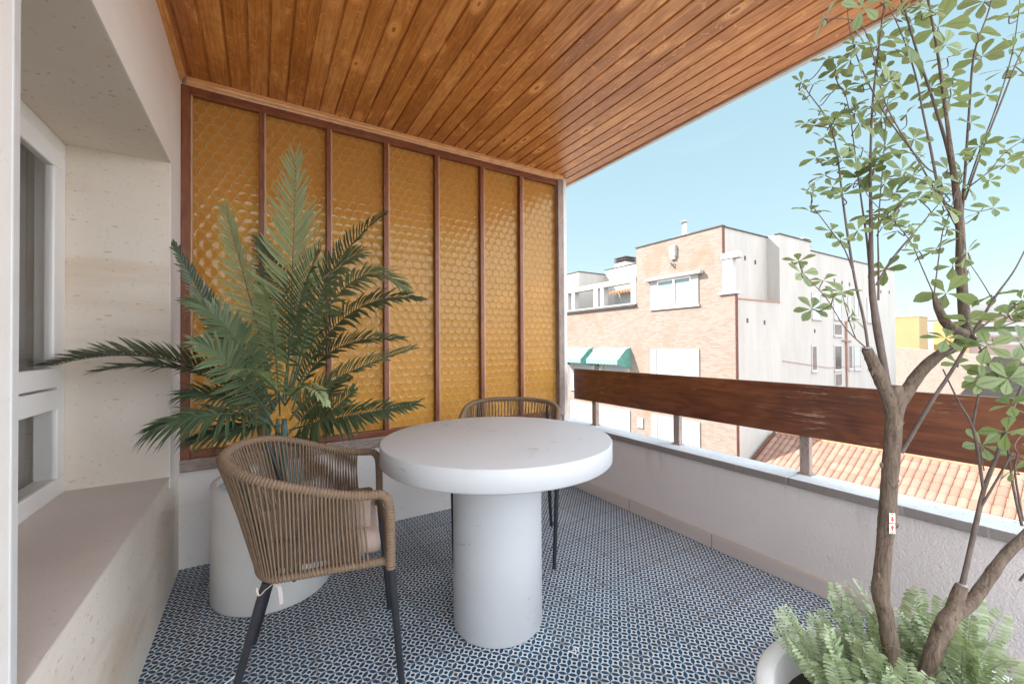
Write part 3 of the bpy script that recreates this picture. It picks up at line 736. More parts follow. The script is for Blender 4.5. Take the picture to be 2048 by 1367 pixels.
for (px, py, t, r) in ((1757, 1150, .94, 5), (1803, 845, .945, 8), (1763, 930, .945, 6), (1793, 1050, .94, 7), (1880, 1255, .92, 9), (1744, 745, .945, 6), (1794, 960, .94, 7)):
    p_ = dep(px, py, t); tr_.tube([p_-Vector((0, 0, .006)), p_, p_+Vector((0, 0, .007))], [r*.2*t/FOC, r*.62*t/FOC, r*.2*t/FOC], 8)
tr_.build('trunk', 'bark', tree)
ct = MB()
for (px, py, r, dx, dy) in ((1733, 697, 18, -.3, .8), (1924, 1170, 17, .3, .7)):
    p_ = dep(px, py, T0 if py < 900 else .93); d_ = (Rv*dx*.3+Vector((0, 0, 1))).normalized()
    ct = MB(); ct.tube([p_+d_*.0005, p_+d_*.004], [r*.46*T0/FOC, r*.38*T0/FOC], 14); ct.build('cut_end', 'cut_wood', tree)
br = MB()
B = [
 [(1780, 800, .955, 16), (1766, 720, .96, 17), (1752, 640, .97, 17), (1743, 560, .98, 13), (1742, 440, .98, 8), (1741, 330, .98, 6), (1746, 200, .98, 5), (1762, 60, .98, 4), (1775, -40, .98, 3)],
 [(1737, 700, T0, 5.5), (1728, 640, T0, 5.5), (1712, 570, T0, 5), (1700, 500, T0, 5), (1687, 410, T0, 4.2), (1673, 300, T0, 3.2), (1655, 240, T0, 3), (1620, 190, T0, 2), (1604, 168, T0, 1.5)],
 [(1709, 550, T0, 4), (1690, 500, T0-.02, 3), (1665, 465, T0-.04, 2.4), (1622, 408, T0-.05, 2)],
 [(1735, 698, T0, 3), (1690, 655, T0-.04, 2.4), (1652, 595, T0-.06, 2), (1604, 545, T0-.08, 1.5)],
 [(1712, 678, T0, 2.4), (1698, 640, T0-.02, 1.8), (1685, 590, T0-.03, 1.5)],
 [(1741, 560, .98, 6), (1734, 480, .99, 5), (1724, 410, 1., 4), (1712, 320, 1., 3), (1700, 230, 1., 2.2), (1690, 185, 1., 1.6)],
 [(1757, 600, .98, 5), (1757, 520, .99, 4), (1756, 470, 1., 3), (1760, 400, 1., 2.5), (1768, 300, 1., 2.2), (1775, 200, 1., 1.8)],
 [(1752, 570, .98, 4), (1785, 515, .97, 2.8), (1850, 440, .96, 2), (1876, 410, .96, 1.5)],
 [(1755, 565, .98, 3.5), (1800, 500, .99, 2.5), (1880, 405, 1., 2), (1925, 362, 1., 1.5)],
 [(1868, 590, .93, 3), (1884, 470, .93, 2.6), (1895, 440, .93, 2.2), (1920, 360, .93, 1.8), (1940, 320, .93, 1.5)],
 [(1868, 590, .93, 3), (1842, 530, .92, 2.6), (1822, 485, .91, 2.4), (1790, 445, .9, 2), (1742, 400, .9, 2), (1720, 360, .9, 1.5)],
 [(1917, 430, T0, 10), (1911, 380, T0, 11), (1896, 300, T0+.02, 8), (1866, 200, T0+.03, 6), (1836, 110, T0+.04, 5), (1806, 10, T0+.05, 4), (1790, -40, T0+.05, 3)],
 [(1918, 460, T0, 6), (1900, 425, .965, 7), (1878, 380, .97, 6), (1862, 300, .97, 5.4), (1846, 225, .97, 4.4), (1831, 150, .97, 3.6), (1800, 60, .97, 2.6), (1770, 0, .97, 2)],
 [(1868, 345, .97, 3), (1848, 330, .97, 3.5), (1800, 270, .96, 3.5), (1765, 220, .95, 3.5), (1720, 130, .94, 3), (1700, 60, .93, 2.2), (1693, 0, .93, 1.8)],
 [(1914, 420, T0, 3), (1880, 395, .97, 4), (1830, 310, .95, 3.4), (1770, 205, .93, 3), (1727, 55, .92, 2.4), (1650, 38, .91, 1.5)],
 [(1921, 470, T0, 7), (1930, 350, T0+.03, 6), (1938, 230, T0+.05, 5), (1948, 110, T0+.06, 4.4), (1975, 30, T0+.06, 3.6), (1995, -40, T0+.06, 3)],
 [(1936, 370, T0, 4), (1960, 300, T0, 3.6), (1985, 235, T0, 3.2), (2010, 160, T0, 2.8), (2028, 90, T0, 2.2), (2040, 0, T0, 2)],
 [(1930, 400, T0, 4), (1965, 300, T0-.02, 3.6), (2004, 200, T0-.03, 4), (2040, 110, T0-.04, 2.5), (2090, 20, T0-.04, 2)],
 [(1930, 380, T0, 3), (1975, 345, T0-.03, 2.2), (2010, 305, T0-.05, 1.8), (2048, 280, T0-.06, 1.5)],
 [(1942, 370, T0, 2.6), (1985, 340, T0, 2), (2015, 330, T0, 1.5)],
 [(1803, 905, T0, 6.5), (1860, 808, T0-.03, 6), (1902, 744, T0-.05, 5), (1946, 668, T0-.07, 4.4), (1986, 600, T0-.09, 3.6), (2026, 545, T0-.1, 2.4), (2050, 500, T0-.1, 2)],
 [(1946, 668, .88, 3), (1985, 740, .86, 2.4), (2016, 755, .85, 2)],
 [(1946, 668, .88, 2.6), (2000, 625, .86, 2), (2028, 604, .85, 1.5)],
 [(1986, 600, .86, 2.6), (1962, 560, .86, 2.2), (1936, 522, .86, 1.6)],
 [(1948, 680, .88, 2.4), (1938, 650, .87, 2), (1934, 640, .87, 1.5)],
 [(1924, 1172, .93, 8), (1938, 1110, .93, 7), (1956, 1030, .92, 7), (1969, 975, .92, 6), (1992, 915, .91, 5.4), (2008, 868, .9, 5), (2032, 800, .9, 4.2), (2060, 740, .9, 3.4)],
 [(1967, 980, .92, 4.4), (1956, 905, .92, 4.4), (1944, 850, .92, 4), (1916, 800, .91, 2.6), (1886, 738, .9, 2)],
 [(1945, 852, .92, 3.6), (1955, 800, .9, 3), (1962, 765, .89, 2)],
 [(1958, 1020, .92, 4), (1992, 962, .9, 3.2), (2024, 905, .88, 3)],
 [(1968, 940, .91, 2), (1962, 900, .9, 1.6), (1963, 888, .9, 1.4)],
 [(2044, 1050, .91, 4), (2028, 980, .9, 3.4), (2016, 900, .89, 3), (2010, 870, .89, 2)],
 [(2046, 1040, .91, 3.4), (2030, 945, .89, 2.6), (2036, 905, .88, 2)],
 [(2040, 1160, .93, 4), (2080, 1110, .9, 4), (2120, 1050, .88, 3)],
]
for b_ in B: limb(br, b_, 7, .03, 4, .62 if (b_[0][1] > 640 and b_[0][0] > 1795) else (.46 if b_[0][0] < 1738 and b_[0][1] > 640 else .40))
W = """1651,37,26 1725,16,34 1654,119,22 1671,139,24 1753,92,32 1759,113,28 1712,62,24 1692,180,26 1725,168,22 1777,157,26 1799,176,26 1602,164,15 1608,190,15 1701,121,24 1662,186,18 1765,141,20 1791,37,34 1824,50,30
1613,248,18 1630,250,18 1718,247,32 1670,235,18 1645,276,18 1771,292,36 1764,234,28 1633,316,24 1698,295,34 1725,301,26 1651,351,22 1718,355,36 1629,365,16 1621,384,16 1752,329,32 1768,368,26 1681,390,26 1684,320,24 1665,373,18 1809,395,20 1662,248,22 1740,213,24 1772,209,26 1699,219,24
1876,54,40 1816,92,48 1818,117,38 1861,23,22 1968,4,38 2019,32,28 1955,66,36 1964,113,34 2024,100,32 2014,140,34 1974,190,18 1894,117,28 1901,158,24 1863,176,34 1901,196,22 1840,10,30 1760,5,28
1924,362,42 1888,387,32 1828,278,22 1885,213,34 1940,247,24 1958,292,24 1945,313,24 2009,300,22 2011,329,24 1977,361,18 1804,340,26 1825,354,28 1863,378,24 1895,339,28 1812,229,16 2046,279,20
1885,412,46 1959,426,15 1986,416,22 1870,501,34 1838,502,28 1905,532,22 1892,586,38 1987,592,34 1895,458,24 1936,505,24 1829,469,22 1936,540,18
1621,422,26 1662,463,22 1715,461,20 1740,429,28 1765,434,26 1765,454,26 1796,463,22 1772,538,24 1597,523,20 1602,546,26 1646,561,30 1684,583,26 1667,592,22 1624,618,28 1701,631,26 1790,440,20 1800,420,22
1891,677,32 1935,642,32 1948,683,28 1974,692,32 2040,686,40 2020,630,34 2042,642,32 1988,743,36 2029,750,38 1917,728,26 1981,751,36 1963,890,34 2014,863,36 2022,810,34 2037,910,28 2030,937,34 2016,757,38 1961,761,28 2045,790,30 2046,725,30 2046,865,28 2044,600,26 2070,640,36 2075,700,36 2080,820,36 2085,920,34 2070,60,34 2080,150,30 2075,300,30"""
lf = MB()
def leaf_blade(mb, P, d_, nrm, ln, wr):
    side = d_.cross(nrm).normalized(); nrm = side.cross(d_).normalized(); vs = []
    cur = random.uniform(.05, .35); rows = ((0, .03), (.18, .22), (.42, .62), (.66, .98), (.86, .78), (1., .12)); cup = random.uniform(.10, .32)
    for (s_, ww) in rows:
        pp = P+d_*(ln*s_)-nrm*(cur*ln*s_*s_); w_ = ln*wr*ww*.5
        vs += [pp-side*w_+nrm*(w_*cup), pp, pp+side*w_+nrm*(w_*cup)]
    fs = []
    for k_ in range(len(rows)-1):
        o_ = 3*k_; fs += [(o_, o_+1, o_+4, o_+3), (o_+1, o_+2, o_+5, o_+4)]
    mb.add(vs, fs, True)
WH = [tuple(map(float, q_.split(','))) for q_ in W.split()]
rw = random.Random(5)
WH += [(x_+rw.uniform(-32, 32), y_+rw.uniform(-30, 30), r_*rw.uniform(.7, .95)) for x_, y_, r_ in WH if r_ < 37 and y_ < 480 and x_ < 1930 and rw.random() < .55]
for px, py, r in WH:
    # the whorl hangs near the closest branch: take that branch's depth, then vary it
    best = None
    for bp in branch_pts:
        q_ = bp-CAM; t_ = q_.dot(Fv)
        u_ = CX+FOC*q_.dot(Rv)/t_; v_ = CY-FOC*q_.dot(Uv)/t_
        dd = (u_-px)**2+(v_-py-12)**2
        if best is None or dd < best[0]: best = (dd, bp, t_)
    t = best[2]+random.uniform(-.07, .05)
    c_ = dep(px, py, t); ln = r*(1.27 if r < 27 else 1.12)*t/FOC
    ax = (Vector((random.uniform(-.6, .6), random.uniform(-.6, .6), random.uniform(.1, 1.)))+cam_dir*random.uniform(-.25, .8)).normalized()
    e1 = ax.orthogonal().normalized(); e2 = ax.cross(e1); k0 = random.choice((4, 5, 5, 6)); ph = random.uniform(0, 6.28)
    for k_ in range(k0):
        an = ph+2*pi*k_/k0+random.uniform(-.22, .22); rise = random.uniform(-.15, .45)
        d_ = (e1*cos(an)+e2*sin(an)+ax*rise).normalized()
        leaf_blade(lf, c_+d_*.002, d_, ax, ln*random.uniform(.78, 1.12), random.uniform(.48, .62))
    # twig from the branch to the whorl
    bp = best[1]; md_ = bp.lerp(c_, .55)+Vector((random.uniform(-.01, .01), random.uniform(-.01, .01), -.008))
    if (bp-c_).length > .004: br.tube(spline([tuple(bp), tuple(md_), tuple(c_)], 3), .0012, 5)
br.build('branches', 'twig', tree)
fo = lf.build('foliage', 'tree_leaf', tree)
at_ = fo.data.attributes.new('rib', 'FLOAT', 'POINT'); at_.data.foreach_set('value', [1. if i % 3 == 1 else 0. for i in range(len(fo.data.vertices))])
# the two paper labels with arrows on the trunk
def sticker(py0, py1, up):
    pc = dep(1770.5, (py0+py1)/2, T0); rr = 33*.45*T0/FOC
    nrm = (cam_dir-Rv*.12); nrm.z = 0; nrm.normalize(); sd = Vector((0, 0, 1)).cross(nrm).normalized(); z_ = Vector((0, 0, 1))
    hh = abs(py1-py0)/2*T0/FOC; ww = 5.3*T0/FOC; o_ = dep(1774, (py0+py1)/2, T0)+nrm*(rr+.0022)-sd*(2.5*T0/FOC)
    m_ = MB()
    def poly(pts, off):
        a_ = [o_+sd*(x_*ww)+z_*(y_*hh)+nrm*off for x_, y_ in pts]; b_ = [q_-nrm*.0006 for q_ in a_]; n_ = len(a_)
        m_.add(a_+b_, [tuple(range(n_)), tuple(reversed(range(n_, 2*n_)))]+[(i, i+n_, (i+1) % n_+n_, (i+1) % n_) for i in range(n_)])
    poly([(-1, -1), (1, -1), (1, 1), (-1, 1)], 0)
    s_ = 1 if up else -1; m_.cur = 1
    poly([(-.28, -.35*s_), (.28, -.35*s_), (.28, .2*s_), (.7, .2*s_), (0, .8*s_), (-.7, .2*s_), (-.28, .2*s_)][::s_], .0009)
    m_.cur = 2
    for q_ in ((-.35, .0), (.0, .22), (.3, -.05)):
        poly([(q_[0]-.14, -s_*(.72+q_[1]*.5)-.07), (q_[0]+.14, -s_*(.72+q_[1]*.5)-.07), (q_[0]+.14, -s_*(.72+q_[1]*.5)+.07), (q_[0]-.14, -s_*(.72+q_[1]*.5)+.07)], .0009)
    o2 = m_.build('sticker', ['sticker_white', 'sticker_red', 'sticker_ink'], tree)
    o2['label'] = 'white sticker with an orange red arrow pointing '+('up' if up else 'down')
sticker(1019, 1038, False); sticker(1040, 1059, True)

# ------------------------------------------------------------------ ferns in the bowl
def make_fern(loc, label, n, seed, h=.26, lean=(0, 0)):
    rnd = random.Random(seed); root = thing('fern_plant', label, 'fern', loc, 0, 'ferns round the foot of the tree'); mb = MB()
    for i in range(n):
        an = 2*pi*i/n+rnd.uniform(-.35, .35); tilt = rnd.uniform(.10, .62); ln = h*rnd.uniform(.75, 1.2)
        hd = Vector((cos(an)*tilt+lean[0], sin(an)*tilt+lean[1], 1)).normalized(); fl = Vector((cos(an), sin(an), 0))
        p0 = fl*.012; bendv = fl*(.35*ln*tilt)-Vector((0, 0, .30*ln*tilt))
        pts = [p0+hd*(ln*s_/12)+bendv*((s_/12)**2.2) for s_ in range(13)]
        mb.tube(pts, [.0016*(1-.7*s_/12) for s_ in range(13)], 4, caps=False)
        K = 26; tw = rnd.uniform(-.6, .6)
        for j in range(K):
            u = .10+.90*j/(K-1); f_ = u*12; a_ = min(11, int(f_)); P = pts[a_].lerp(pts[a_+1], f_-a_); T = (pts[a_+1]-pts[a_]).normalized()
            S_ = T.cross(fl).normalized(); S_ = (S_*cos(tw)+T.cross(S_)*sin(tw)).normalized(); Nn = S_.cross(T).normalized()
            wl = ln*.145*sin(pi*min(1., .2+.8*(1-u)**.75))*(1.-.25*u)+.002
            for sg in (-1, 1):
                d_ = (S_*sg+T*.28+Nn*rnd.uniform(-.1, .3)).normalized(); wv = T*(ln/K*.80)
                q0 = P; q1 = P+d_*wl*.5+wv*.5; q2 = P+d_*wl+Vector((0, 0, -.12*wl)); q3 = P+d_*wl*.5-wv*.5
                q1b = P+d_*wl*.85+wv*.42; q3b = P+d_*wl*.85-wv*.42
                mb.add([q0, q3, q3b, q2, q1b, q1], [(0, 1, 5), (1, 2, 4, 5), (2, 3, 4)], True)
    mb.build('fronds', 'fern_leaf', root); return root
FZ = .291
make_fern((1.09, .37, FZ), 'pale green fern at the left rim of the wide planter', 15, 1, .18, (.12, .10))
make_fern((1.15, .44, FZ), 'pale green fern directly left of the thick tree trunk', 18, 2, .19, (0, .12))
make_fern((1.43, .39, FZ), 'pale green fern behind the slanting trunk at the far rim of the planter', 16, 11, .19, (.08, .06))
make_fern((1.31, .43, FZ), 'pale green fern between the two tree trunks against the parapet', 17, 3, .195, (.05, .15))
make_fern((1.42, .29, FZ), 'pale green fern right of the slanting trunk at the frame edge', 18, 4, .215, (.15, .05))
make_fern((1.10, .29, FZ), 'pale green fern spilling low at the front left of the planter', 16, 5, .17, (.05, 0))
make_fern((1.20, .33, FZ), 'pale green fern at the foot of the thick tree trunk in front', 16, 6, .17, (0, 0))
make_fern((1.33, .22, FZ), 'pale green fern in front of the slanting trunk at the bottom edge', 16, 8, .20, (.1, 0))

# ------------------------------------------------------------------ street and buildings opposite
GZ = -9.6
tag(MB().box(-400, 600, -400, 600, GZ-.5, GZ).build('ground', 'pavement'), kind='structure')
tag(MB().box(5.2, 13.2, 9.5, 120, GZ+.001, GZ+.006).build('road', 'asphalt'), kind='structure')
bb = thing('brick_building', 'tan brick apartment building with green awnings and a white rendered side wall', 'building')
V = .15
bf = MB(); bf.box(16, 16+V, 9.29, 32, GZ, 3.13); bf.box(16, 16+V, 9.80, 14.265, 3.131, 5.93); bf.build('brick_front', 'facade_brick', bb)
be = MB(); be.box(16.004, 16+V+.004, 9.262, 9.2895, GZ, 3.13); be.box(16.004, 16+V+.004, 9.775, 9.7995, 4.75, 5.93); be.build('brick_edge', 'brick_red', bb)
wm = MB()
wm.box(16+V, 33.2, 9.313, 32, GZ, 2.95); wm.box(16+V, 19.5, 9.824, 14.255, 2.95, 5.92); wm.box(19.5, 22.35, 9.313, 14.255, 2.95, 5.97)
wm.box(22.352, 33.2, 9.32, 26, 2.95, 5.56); wm.box(19.0, 22.35, 14.256, 19.55, 2.95, 5.94); wm.box(16.8, 22.35, 19.552, 30, 2.95, 5.66)
wm.build('white_wall', 'white_render', bb)
cp = MB()
for b_ in ((15.96, 16.2, 9.76, 14.3, 5.931, 5.985), (16.2, 19.5, 9.78, 9.95, 5.921, 5.965), (19.46, 22.4, 9.27, 9.5, 5.971, 6.012), (22.4, 33.25, 9.28, 9.5, 5.561, 5.60), (15.86, 15.999, 14.27, 32, 3.06, 3.16), (18.96, 19.2, 14.3, 19.6, 5.941, 5.97), (16.75, 19, 19.5, 19.7, 5.661, 5.70), (16.75, 16.95, 19.7, 30, 5.661, 5.69)): cp.box(*b_)  # caps, plus a dark strip on the loggia ledge standing in for its shadow
cp.build('capping_and_ledge_shadow', 'dark_cap', bb)
rl = MB(); rl.box(16.16, 19.5, 9.27, 9.82, 2.951, 2.985); rl.build('tile_capping', 'terracotta', bb)
lg = MB(); lg.box(15.95, 16.5, 14.27, 32, 3.161, 3.24)
lg.box(15.96, 16.35, 14.28, 32, 4.28, 4.55)
for a_, b_ in ((14.28, 14.63), (16.58, 16.84), (17.02, 17.36), (19.0, 19.27), (19.62, 19.9), (22.3, 22.6)): lg.box(15.98, 16.33, a_, b_, 3.24, 4.28)
lg.build('loggia_frame', 'white_paint', bb)
sb = MB(); sb.box(18.9, 18.995, 14.9, 18.6, 2.96, 4.18); sb.build('shutter', 'shutter_white', bb)
te = MB()
for i in range(16): te.tube([(18.2, 15.0+i*.22, 4.27), (19.0, 15.0+i*.22, 4.47)], .09, 8)
te.build('tile_eave', 'terracotta', bb)
pl_ = MB(); pl_.box(15.97, 16.22, 9.36, 9.79, 3.25, 4.55); pl_.box(15.93, 16.28, 9.12, 9.84, 4.551, 4.80); pl_.box(15.90, 16.30, 9.2, 9.95, 3.131, 3.25); pl_.build('corner_pillar', 'white_paint', bb, bevel=.02)
def facade_window(y0, y1, z0, z1, shutter=False, trim=.35):
    f_ = MB(); xo = 15.94
    f_.box(xo, 16.0, y0, y0+trim, z0, z1); f_.box(xo, 16.0, y1-trim, y1, z0, z1); f_.box(xo-.03, 16.0, y0-.05, y1+.05, z0-.10, z0)
    o_ = f_.build('window', 'white_paint', bb)
    if shutter:
        s_ = MB(); n_ = int((z1-z0)/.06)
        for k_ in range(n_): s_.box(15.972, 15.998, y0+trim+.001, y1-trim-.001, z0+k_*(z1-z0)/n_+.004, z0+(k_+1)*(z1-z0)/n_)
        s_.build('shutter', 'shutter_white', o_)
    else:
        g_ = MB(); ym = (y0+y1)/2
        for a_, b_ in ((y0+trim, ym-.05), (ym+.05, y1-trim)): g_.box(15.985, 15.998, a_+.08, b_-.08, z0+.10, z1-.08)
        g_.build('pane', 'sky_glass', o_)
        s_ = MB()
        for a_, b_ in ((y0+trim, ym), (ym, y1-trim)):
            s_.box(15.965, 15.999, a_, a_+.07, z0, z1); s_.box(15.965, 15.999, b_-.07, b_, z0, z1); s_.box(15.966, 15.999, a_+.07, b_-.07, z0, z0+.09); s_.box(15.966, 15.999, a_+.07, b_-.07, z1-.07, z1)
        s_.build('sash', 'pvc_white', o_)
    return o_
o_ = facade_window(10.86, 13.36, 2.87, 4.13); 
MB().box(15.72, 16.0, 10.62, 13.55, 4.135, 4.28).build('canopy', 'white_paint', o_, .03)
facade_window(10.86, 13.4, -1.35, .95, True, .33); facade_window(10.86, 13.4, -4.6, -2.16, True, .33)
for (a_, b_) in ((14.75, 16.9), (17.3, 19.4), (21.4, 23.5)):
    facade_window(a_, b_, -1.45, .93, True, .30); facade_window(a_, b_, -4.6, -2.18, True, .30)
facade_window(21.5, 23.5, 2.0, 2.9)
mb = MB(); mb.box(15.93, 16, 13.9, 14.25, -2.95, -2.45); mb.build('meter_box', 'white_paint', bb, .02)
for (ya, yb) in ((14.7, 17.0), (17.45, 19.55)):
    n_ = 10; zt, zm, zb, pr = 1.0, .38, .16, .92
    m_ = MB(); m_.cur = 1
    for k_ in range(n_):
        y0_, y1_ = ya+(yb-ya)*k_/n_, ya+(yb-ya)*(k_+1)/n_
        prof = [(16.0, zt), (16-.35*pr, zt-.10), (16-.8*pr, zm+.14), (16-pr, zm)]
        for (xa_, za_), (xb_, zb_) in zip(prof[:-1], prof[1:]): m_.quad((xa_, y0_, za_), (xa_, y1_, za_), (xb_, y1_, zb_), (xb_, y0_, zb_))
        m_.quad((16-pr, y0_, zm), (16-pr, y1_, zm), (16-pr, y1_, zb+.02), (16-pr, (y0_+y1_)/2, zb-.03), (16-pr, y0_, zb+.02))
    m_.cur = 0
    for yy in (ya, yb):
        m_.quad((16, yy, zt), (16-.35*pr, yy, zt-.10), (16-.8*pr, yy, zm+.14), (16-pr, yy, zm), (16-pr, yy, zb), (16-.5*pr, yy, zb-.12), (16, yy, zb-.2))
    aw = m_.build('awning', ['awning_green', 'awning_pale'], bb); aw.modifiers.new('thick', 'SOLIDIFY').thickness = .015
em = MB(); em.box(15.86, 15.999, 11.93, 12.24, 5.12, 5.62); em.box(15.88, 15.999, 11.97, 12.2, 4.98, 5.12)
for k_ in range(4): em.box(15.84, 15.86, 11.95+k_*.075, 11.995+k_*.075, 5.25, 5.6)
eo = em.build('emblem', 'white_paint', bb, .02); eo['label'] = 'white shield shaped relief high on the brick front'
hk = MB(); hk.tube([(15.95, 12.22, 4.86), (15.93, 12.15, 4.72), (15.93, 12.08, 4.70), (15.95, 12.02, 4.80)], .022, 6); hk.tube([(15.93, 12.08, 4.7), (15.95, 12.02, 4.58)], .022, 6); hk.build('hook', 'dark_cap', bb)
fl = MB(); fl.tube([(17.0, 12.25, 5.9), (17.0, 12.25, 6.85)], .11, 12); fl.tube([(17.0, 12.25, 6.85), (17.0, 12.25, 6.98)], [.26, .05], 12); fl.build('flue', 'metal_grey', bb)
MB().box(16.7, 17.35, 11.75, 12.75, 5.92, 6.22).build('roof_hatch', 'white_paint', bb)
chm = MB(); chm.box(19.9, 20.9, 18.6, 19.6, 5.5, 6.45); co2 = chm.build('chimney', 'white_paint', bb)
sl = MB()
for k_ in range(3): sl.box(19.88, 20.92, 18.58, 19.62, 6.47+k_*.14, 6.53+k_*.14)
sl.box(20.0, 20.8, 18.7, 19.5, 6.45, 6.85); sl.build('chimney_cowl', 'dark_cap', co2)
chm = MB(); chm.box(22.45, 23.15, 9.6, 10.3, 5.56, 5.85)
for k_ in range(4): chm.box(22.42, 23.18, 9.57, 10.33, 5.9+k_*.11, 5.95+k_*.11)
co2 = chm.build('chimney', 'white_paint', bb); MB().box(22.5, 23.1, 9.65, 10.25, 5.85, 6.25).build('chimney_cowl', 'dark_cap', co2)
# openings in the side wall: (x0, x1, z0, z1, material)
YS = 9.313
def side_window(x0, x1, z0, z1, mat):
    f_ = MB(); t_ = .07
    for b_ in ((x0-t_, x0, z0-t_, z1+t_), (x1, x1+t_, z0-t_, z1+t_), (x0, x1, z0-t_, z0), (x0, x1, z1, z1+t_)): f_.box(b_[0], b_[1], YS-.03, YS+.02, b_[2], b_[3])
    o_ = f_.build('window', 'white_paint', bb)
    if mat == 'louvre_brown':
        s_ = MB(); n_ = max(3, int((z1-z0)/.09))
        for k_ in range(n_): s_.box(x0, x1, YS-.02, YS-.003, z0+k_*(z1-z0)/n_, z0+(k_+.72)*(z1-z0)/n_)
        s_.build('shutter', mat, o_); 
    else: MB().box(x0, x1, YS-.012, YS-.003, z0, z1).build('pane', mat, o_)
    MB().box(x0-.1, x1+.1, YS-.07, YS-.001, z0-t_-.06, z0-t_).build('sill', 'white_paint', o_)
for a_ in ((22.5, 23.3, 2.4, 3.5, 'sky_glass'), (24.85, 25.65, 2.45, 3.55, 'sky_glass'), (26.5, 26.9, 2.5, 3.6, 'shutter_white'), (27.3, 27.75, 2.6, 3.6, 'sky_glass'), (29.0, 29.8, 2.4, 3.6, 'sky_glass'), (24.8, 25.6, 1.6, 2.1, 'louvre_brown'),
          (22.4, 22.8, -.1, 1.0, 'louvre_brown'), (24.8, 25.55, -.15, 1.0, 'dark_glass'), (26.45, 26.8, -.15, 1.0, 'louvre_brown'), (27.2, 27.9, -.2, .97, 'shutter_white'), (29.0, 29.8, -.2, .97, 'shutter_white'), (24.8, 25.55, -1.0, -.42, 'louvre_brown')): side_window(*a_)
pp = MB(); pp.tube([(26.1, YS-.06, 2.3), (26.1, YS-.06, -9)], .045, 8); pp.tube([(25.6, YS-.06, 1.3), (26.7, YS-.06, 1.25)], .03, 6); pp.tube([(19.6, YS-.03, 0.4), (24, YS-.03, -.05), (28, YS-.03, -.1)], .012, 5); pp.build('drain_pipe', 'rust_pipe', bb)
ho = MB()
for (x_, z_, y_) in ((16.9, 4.75, 9.824), (17.7, 4.82, 9.824), (18.5, 4.72, 9.824), (20.6, 4.8, 9.313), (16.9, 2.1, 9.313), (18.2, 2.05, 9.313), (22.7, 1.75, 9.313), (24.9, 4.35, 9.32), (25.8, 4.3, 9.32), (26.7, 4.28, 9.32), (30, 4.2, 9.32), (31, 4.15, 9.32), (32.3, 4.2, 9.32)):
    bx('vent_hole', 'dark_cap', bb, x_-.06, x_+.06, y_-.012, y_-.002, z_-.09, z_+.09)

# low house with clay roof in front of the side wall
hs = thing('tiled_house', 'low house with a sunlit clay tile roof below the railing', 'house')
bx('wall', 'white_paint', hs, 12.5, 24, -9, 9.22, GZ, -6.1)
SL = .53
def rz(x_): return -3.4+SL*(x_-17.1)
rt = MB(); XR, XE = 18.55, 11.8; pitch = .215; course = .36; ny = int((9.2+8)/pitch)
for j in range(ny):
    yc = 9.2-.12-pitch*(j+.5)
    x_ = XE; k_ = 0
    while x_ < XR:
        xb = min(x_+course+.03, XR+.02); vs = []; jit = random.uniform(-.006, .006)
        for (xx_, lift) in ((x_, .022), (xb, .0)):
            for a_ in range(7):
                an = pi*a_/6; vs.append((xx_, yc+jit-cos(an)*pitch*.46, rz(xx_)+lift+sin(an)*.062))
        vs += [(x_, v_[1], rz(x_)+.022+(v_[2]-rz(x_)-.022)*.72) for v_ in vs[:7]]
        rt.add(vs, [(a_, a_+1, a_+8, a_+7) for a_ in range(6)]+[(14+a_, 15+a_, a_+1, a_) for a_ in range(6)], True)
        x_ += course
ro = rt.build('roof', 'roof_tile', hs)
ch_ = MB(); ch_.quad((XE, -8, rz(XE)-.002), (XE, 9.2, rz(XE)-.002), (XR, 9.2, rz(XR)-.002), (XR, -8, rz(XR)-.002)); ch_.quad((XR, -8, rz(XR)-.01), (XR, 9.2, rz(XR)-.01), (25.5, 9.2, rz(XR)-3.5), (25.5, -8, rz(XR)-3.5)); ch_.build('roof_channel', 'terracotta', ro)
rd = MB(); rd.tube([(XR+.02, -8+.5*i, rz(XR)+.03) for i in range(35)], .10, 10); rd.build('ridge_tiles', 'terracotta', ro)
vg = MB(); vg.box(XE, XE+.01, 9.09, 9.2, rz(XE), rz(XE)+.01); vg.add([(XE, 9.09, rz(XE)), (XE, 9.2, rz(XE)), (XR, 9.2, rz(XR)), (XR, 9.09, rz(XR)), (XE, 9.09, rz(XE)+.07), (XE, 9.2, rz(XE)+.07), (XR, 9.2, rz(XR)+.07), (XR, 9.09, rz(XR)+.07)], [(4, 7, 6, 5), (0, 4, 5, 1), (0, 3, 7, 4), (1, 5, 6, 2), (3, 2, 6, 7)]); vg.build('verge', 'brick_red', ro)

# far roofs to the right
def prism(mb, P, z0, z1a, z1b=None):
    """wall slab between two plan points, its top running z1a -> z1b"""
    (xa, ya), (xb, yb) = P; d_ = Vector((xb-xa, yb-ya, 0)).normalized(); n_ = Vector((-d_.y, d_.x, 0))*.4; z1b = z1a if z1b is None else z1b
    a_, b_ = Vector((xa, ya, 0)), Vector((xb, yb, 0)); Z = Vector((0, 0, 1))
    v = [a_+Z*z0, b_+Z*z0, b_+n_+Z*z0, a_+n_+Z*z0, a_+Z*z1a, b_+Z*z1b, b_+n_+Z*z1b, a_+n_+Z*z1a]
    mb.add(v, [(0, 1, 5, 4), (1, 2, 6, 5), (2, 3, 7, 6), (3, 0, 4, 7), (4, 5, 6, 7)])
p0, p1 = dep(1786, 694, 38), dep(2120, 724, 21)
fw = thing('brick_wall', 'pale tan brick party wall running behind the tree fork', 'wall')
m_ = MB(); prism(m_, ((p0.x, p0.y), (p1.x, p1.y)), GZ, p0.z, p1.z); m_.build('wall', 'far_brick', fw)
yh = thing('yellow_house', 'yellow rendered roof block beside the white side wall', 'house')
m_ = MB(); q0 = dep(1838, 633, 50); q1 = dep(1790, 633, 55)
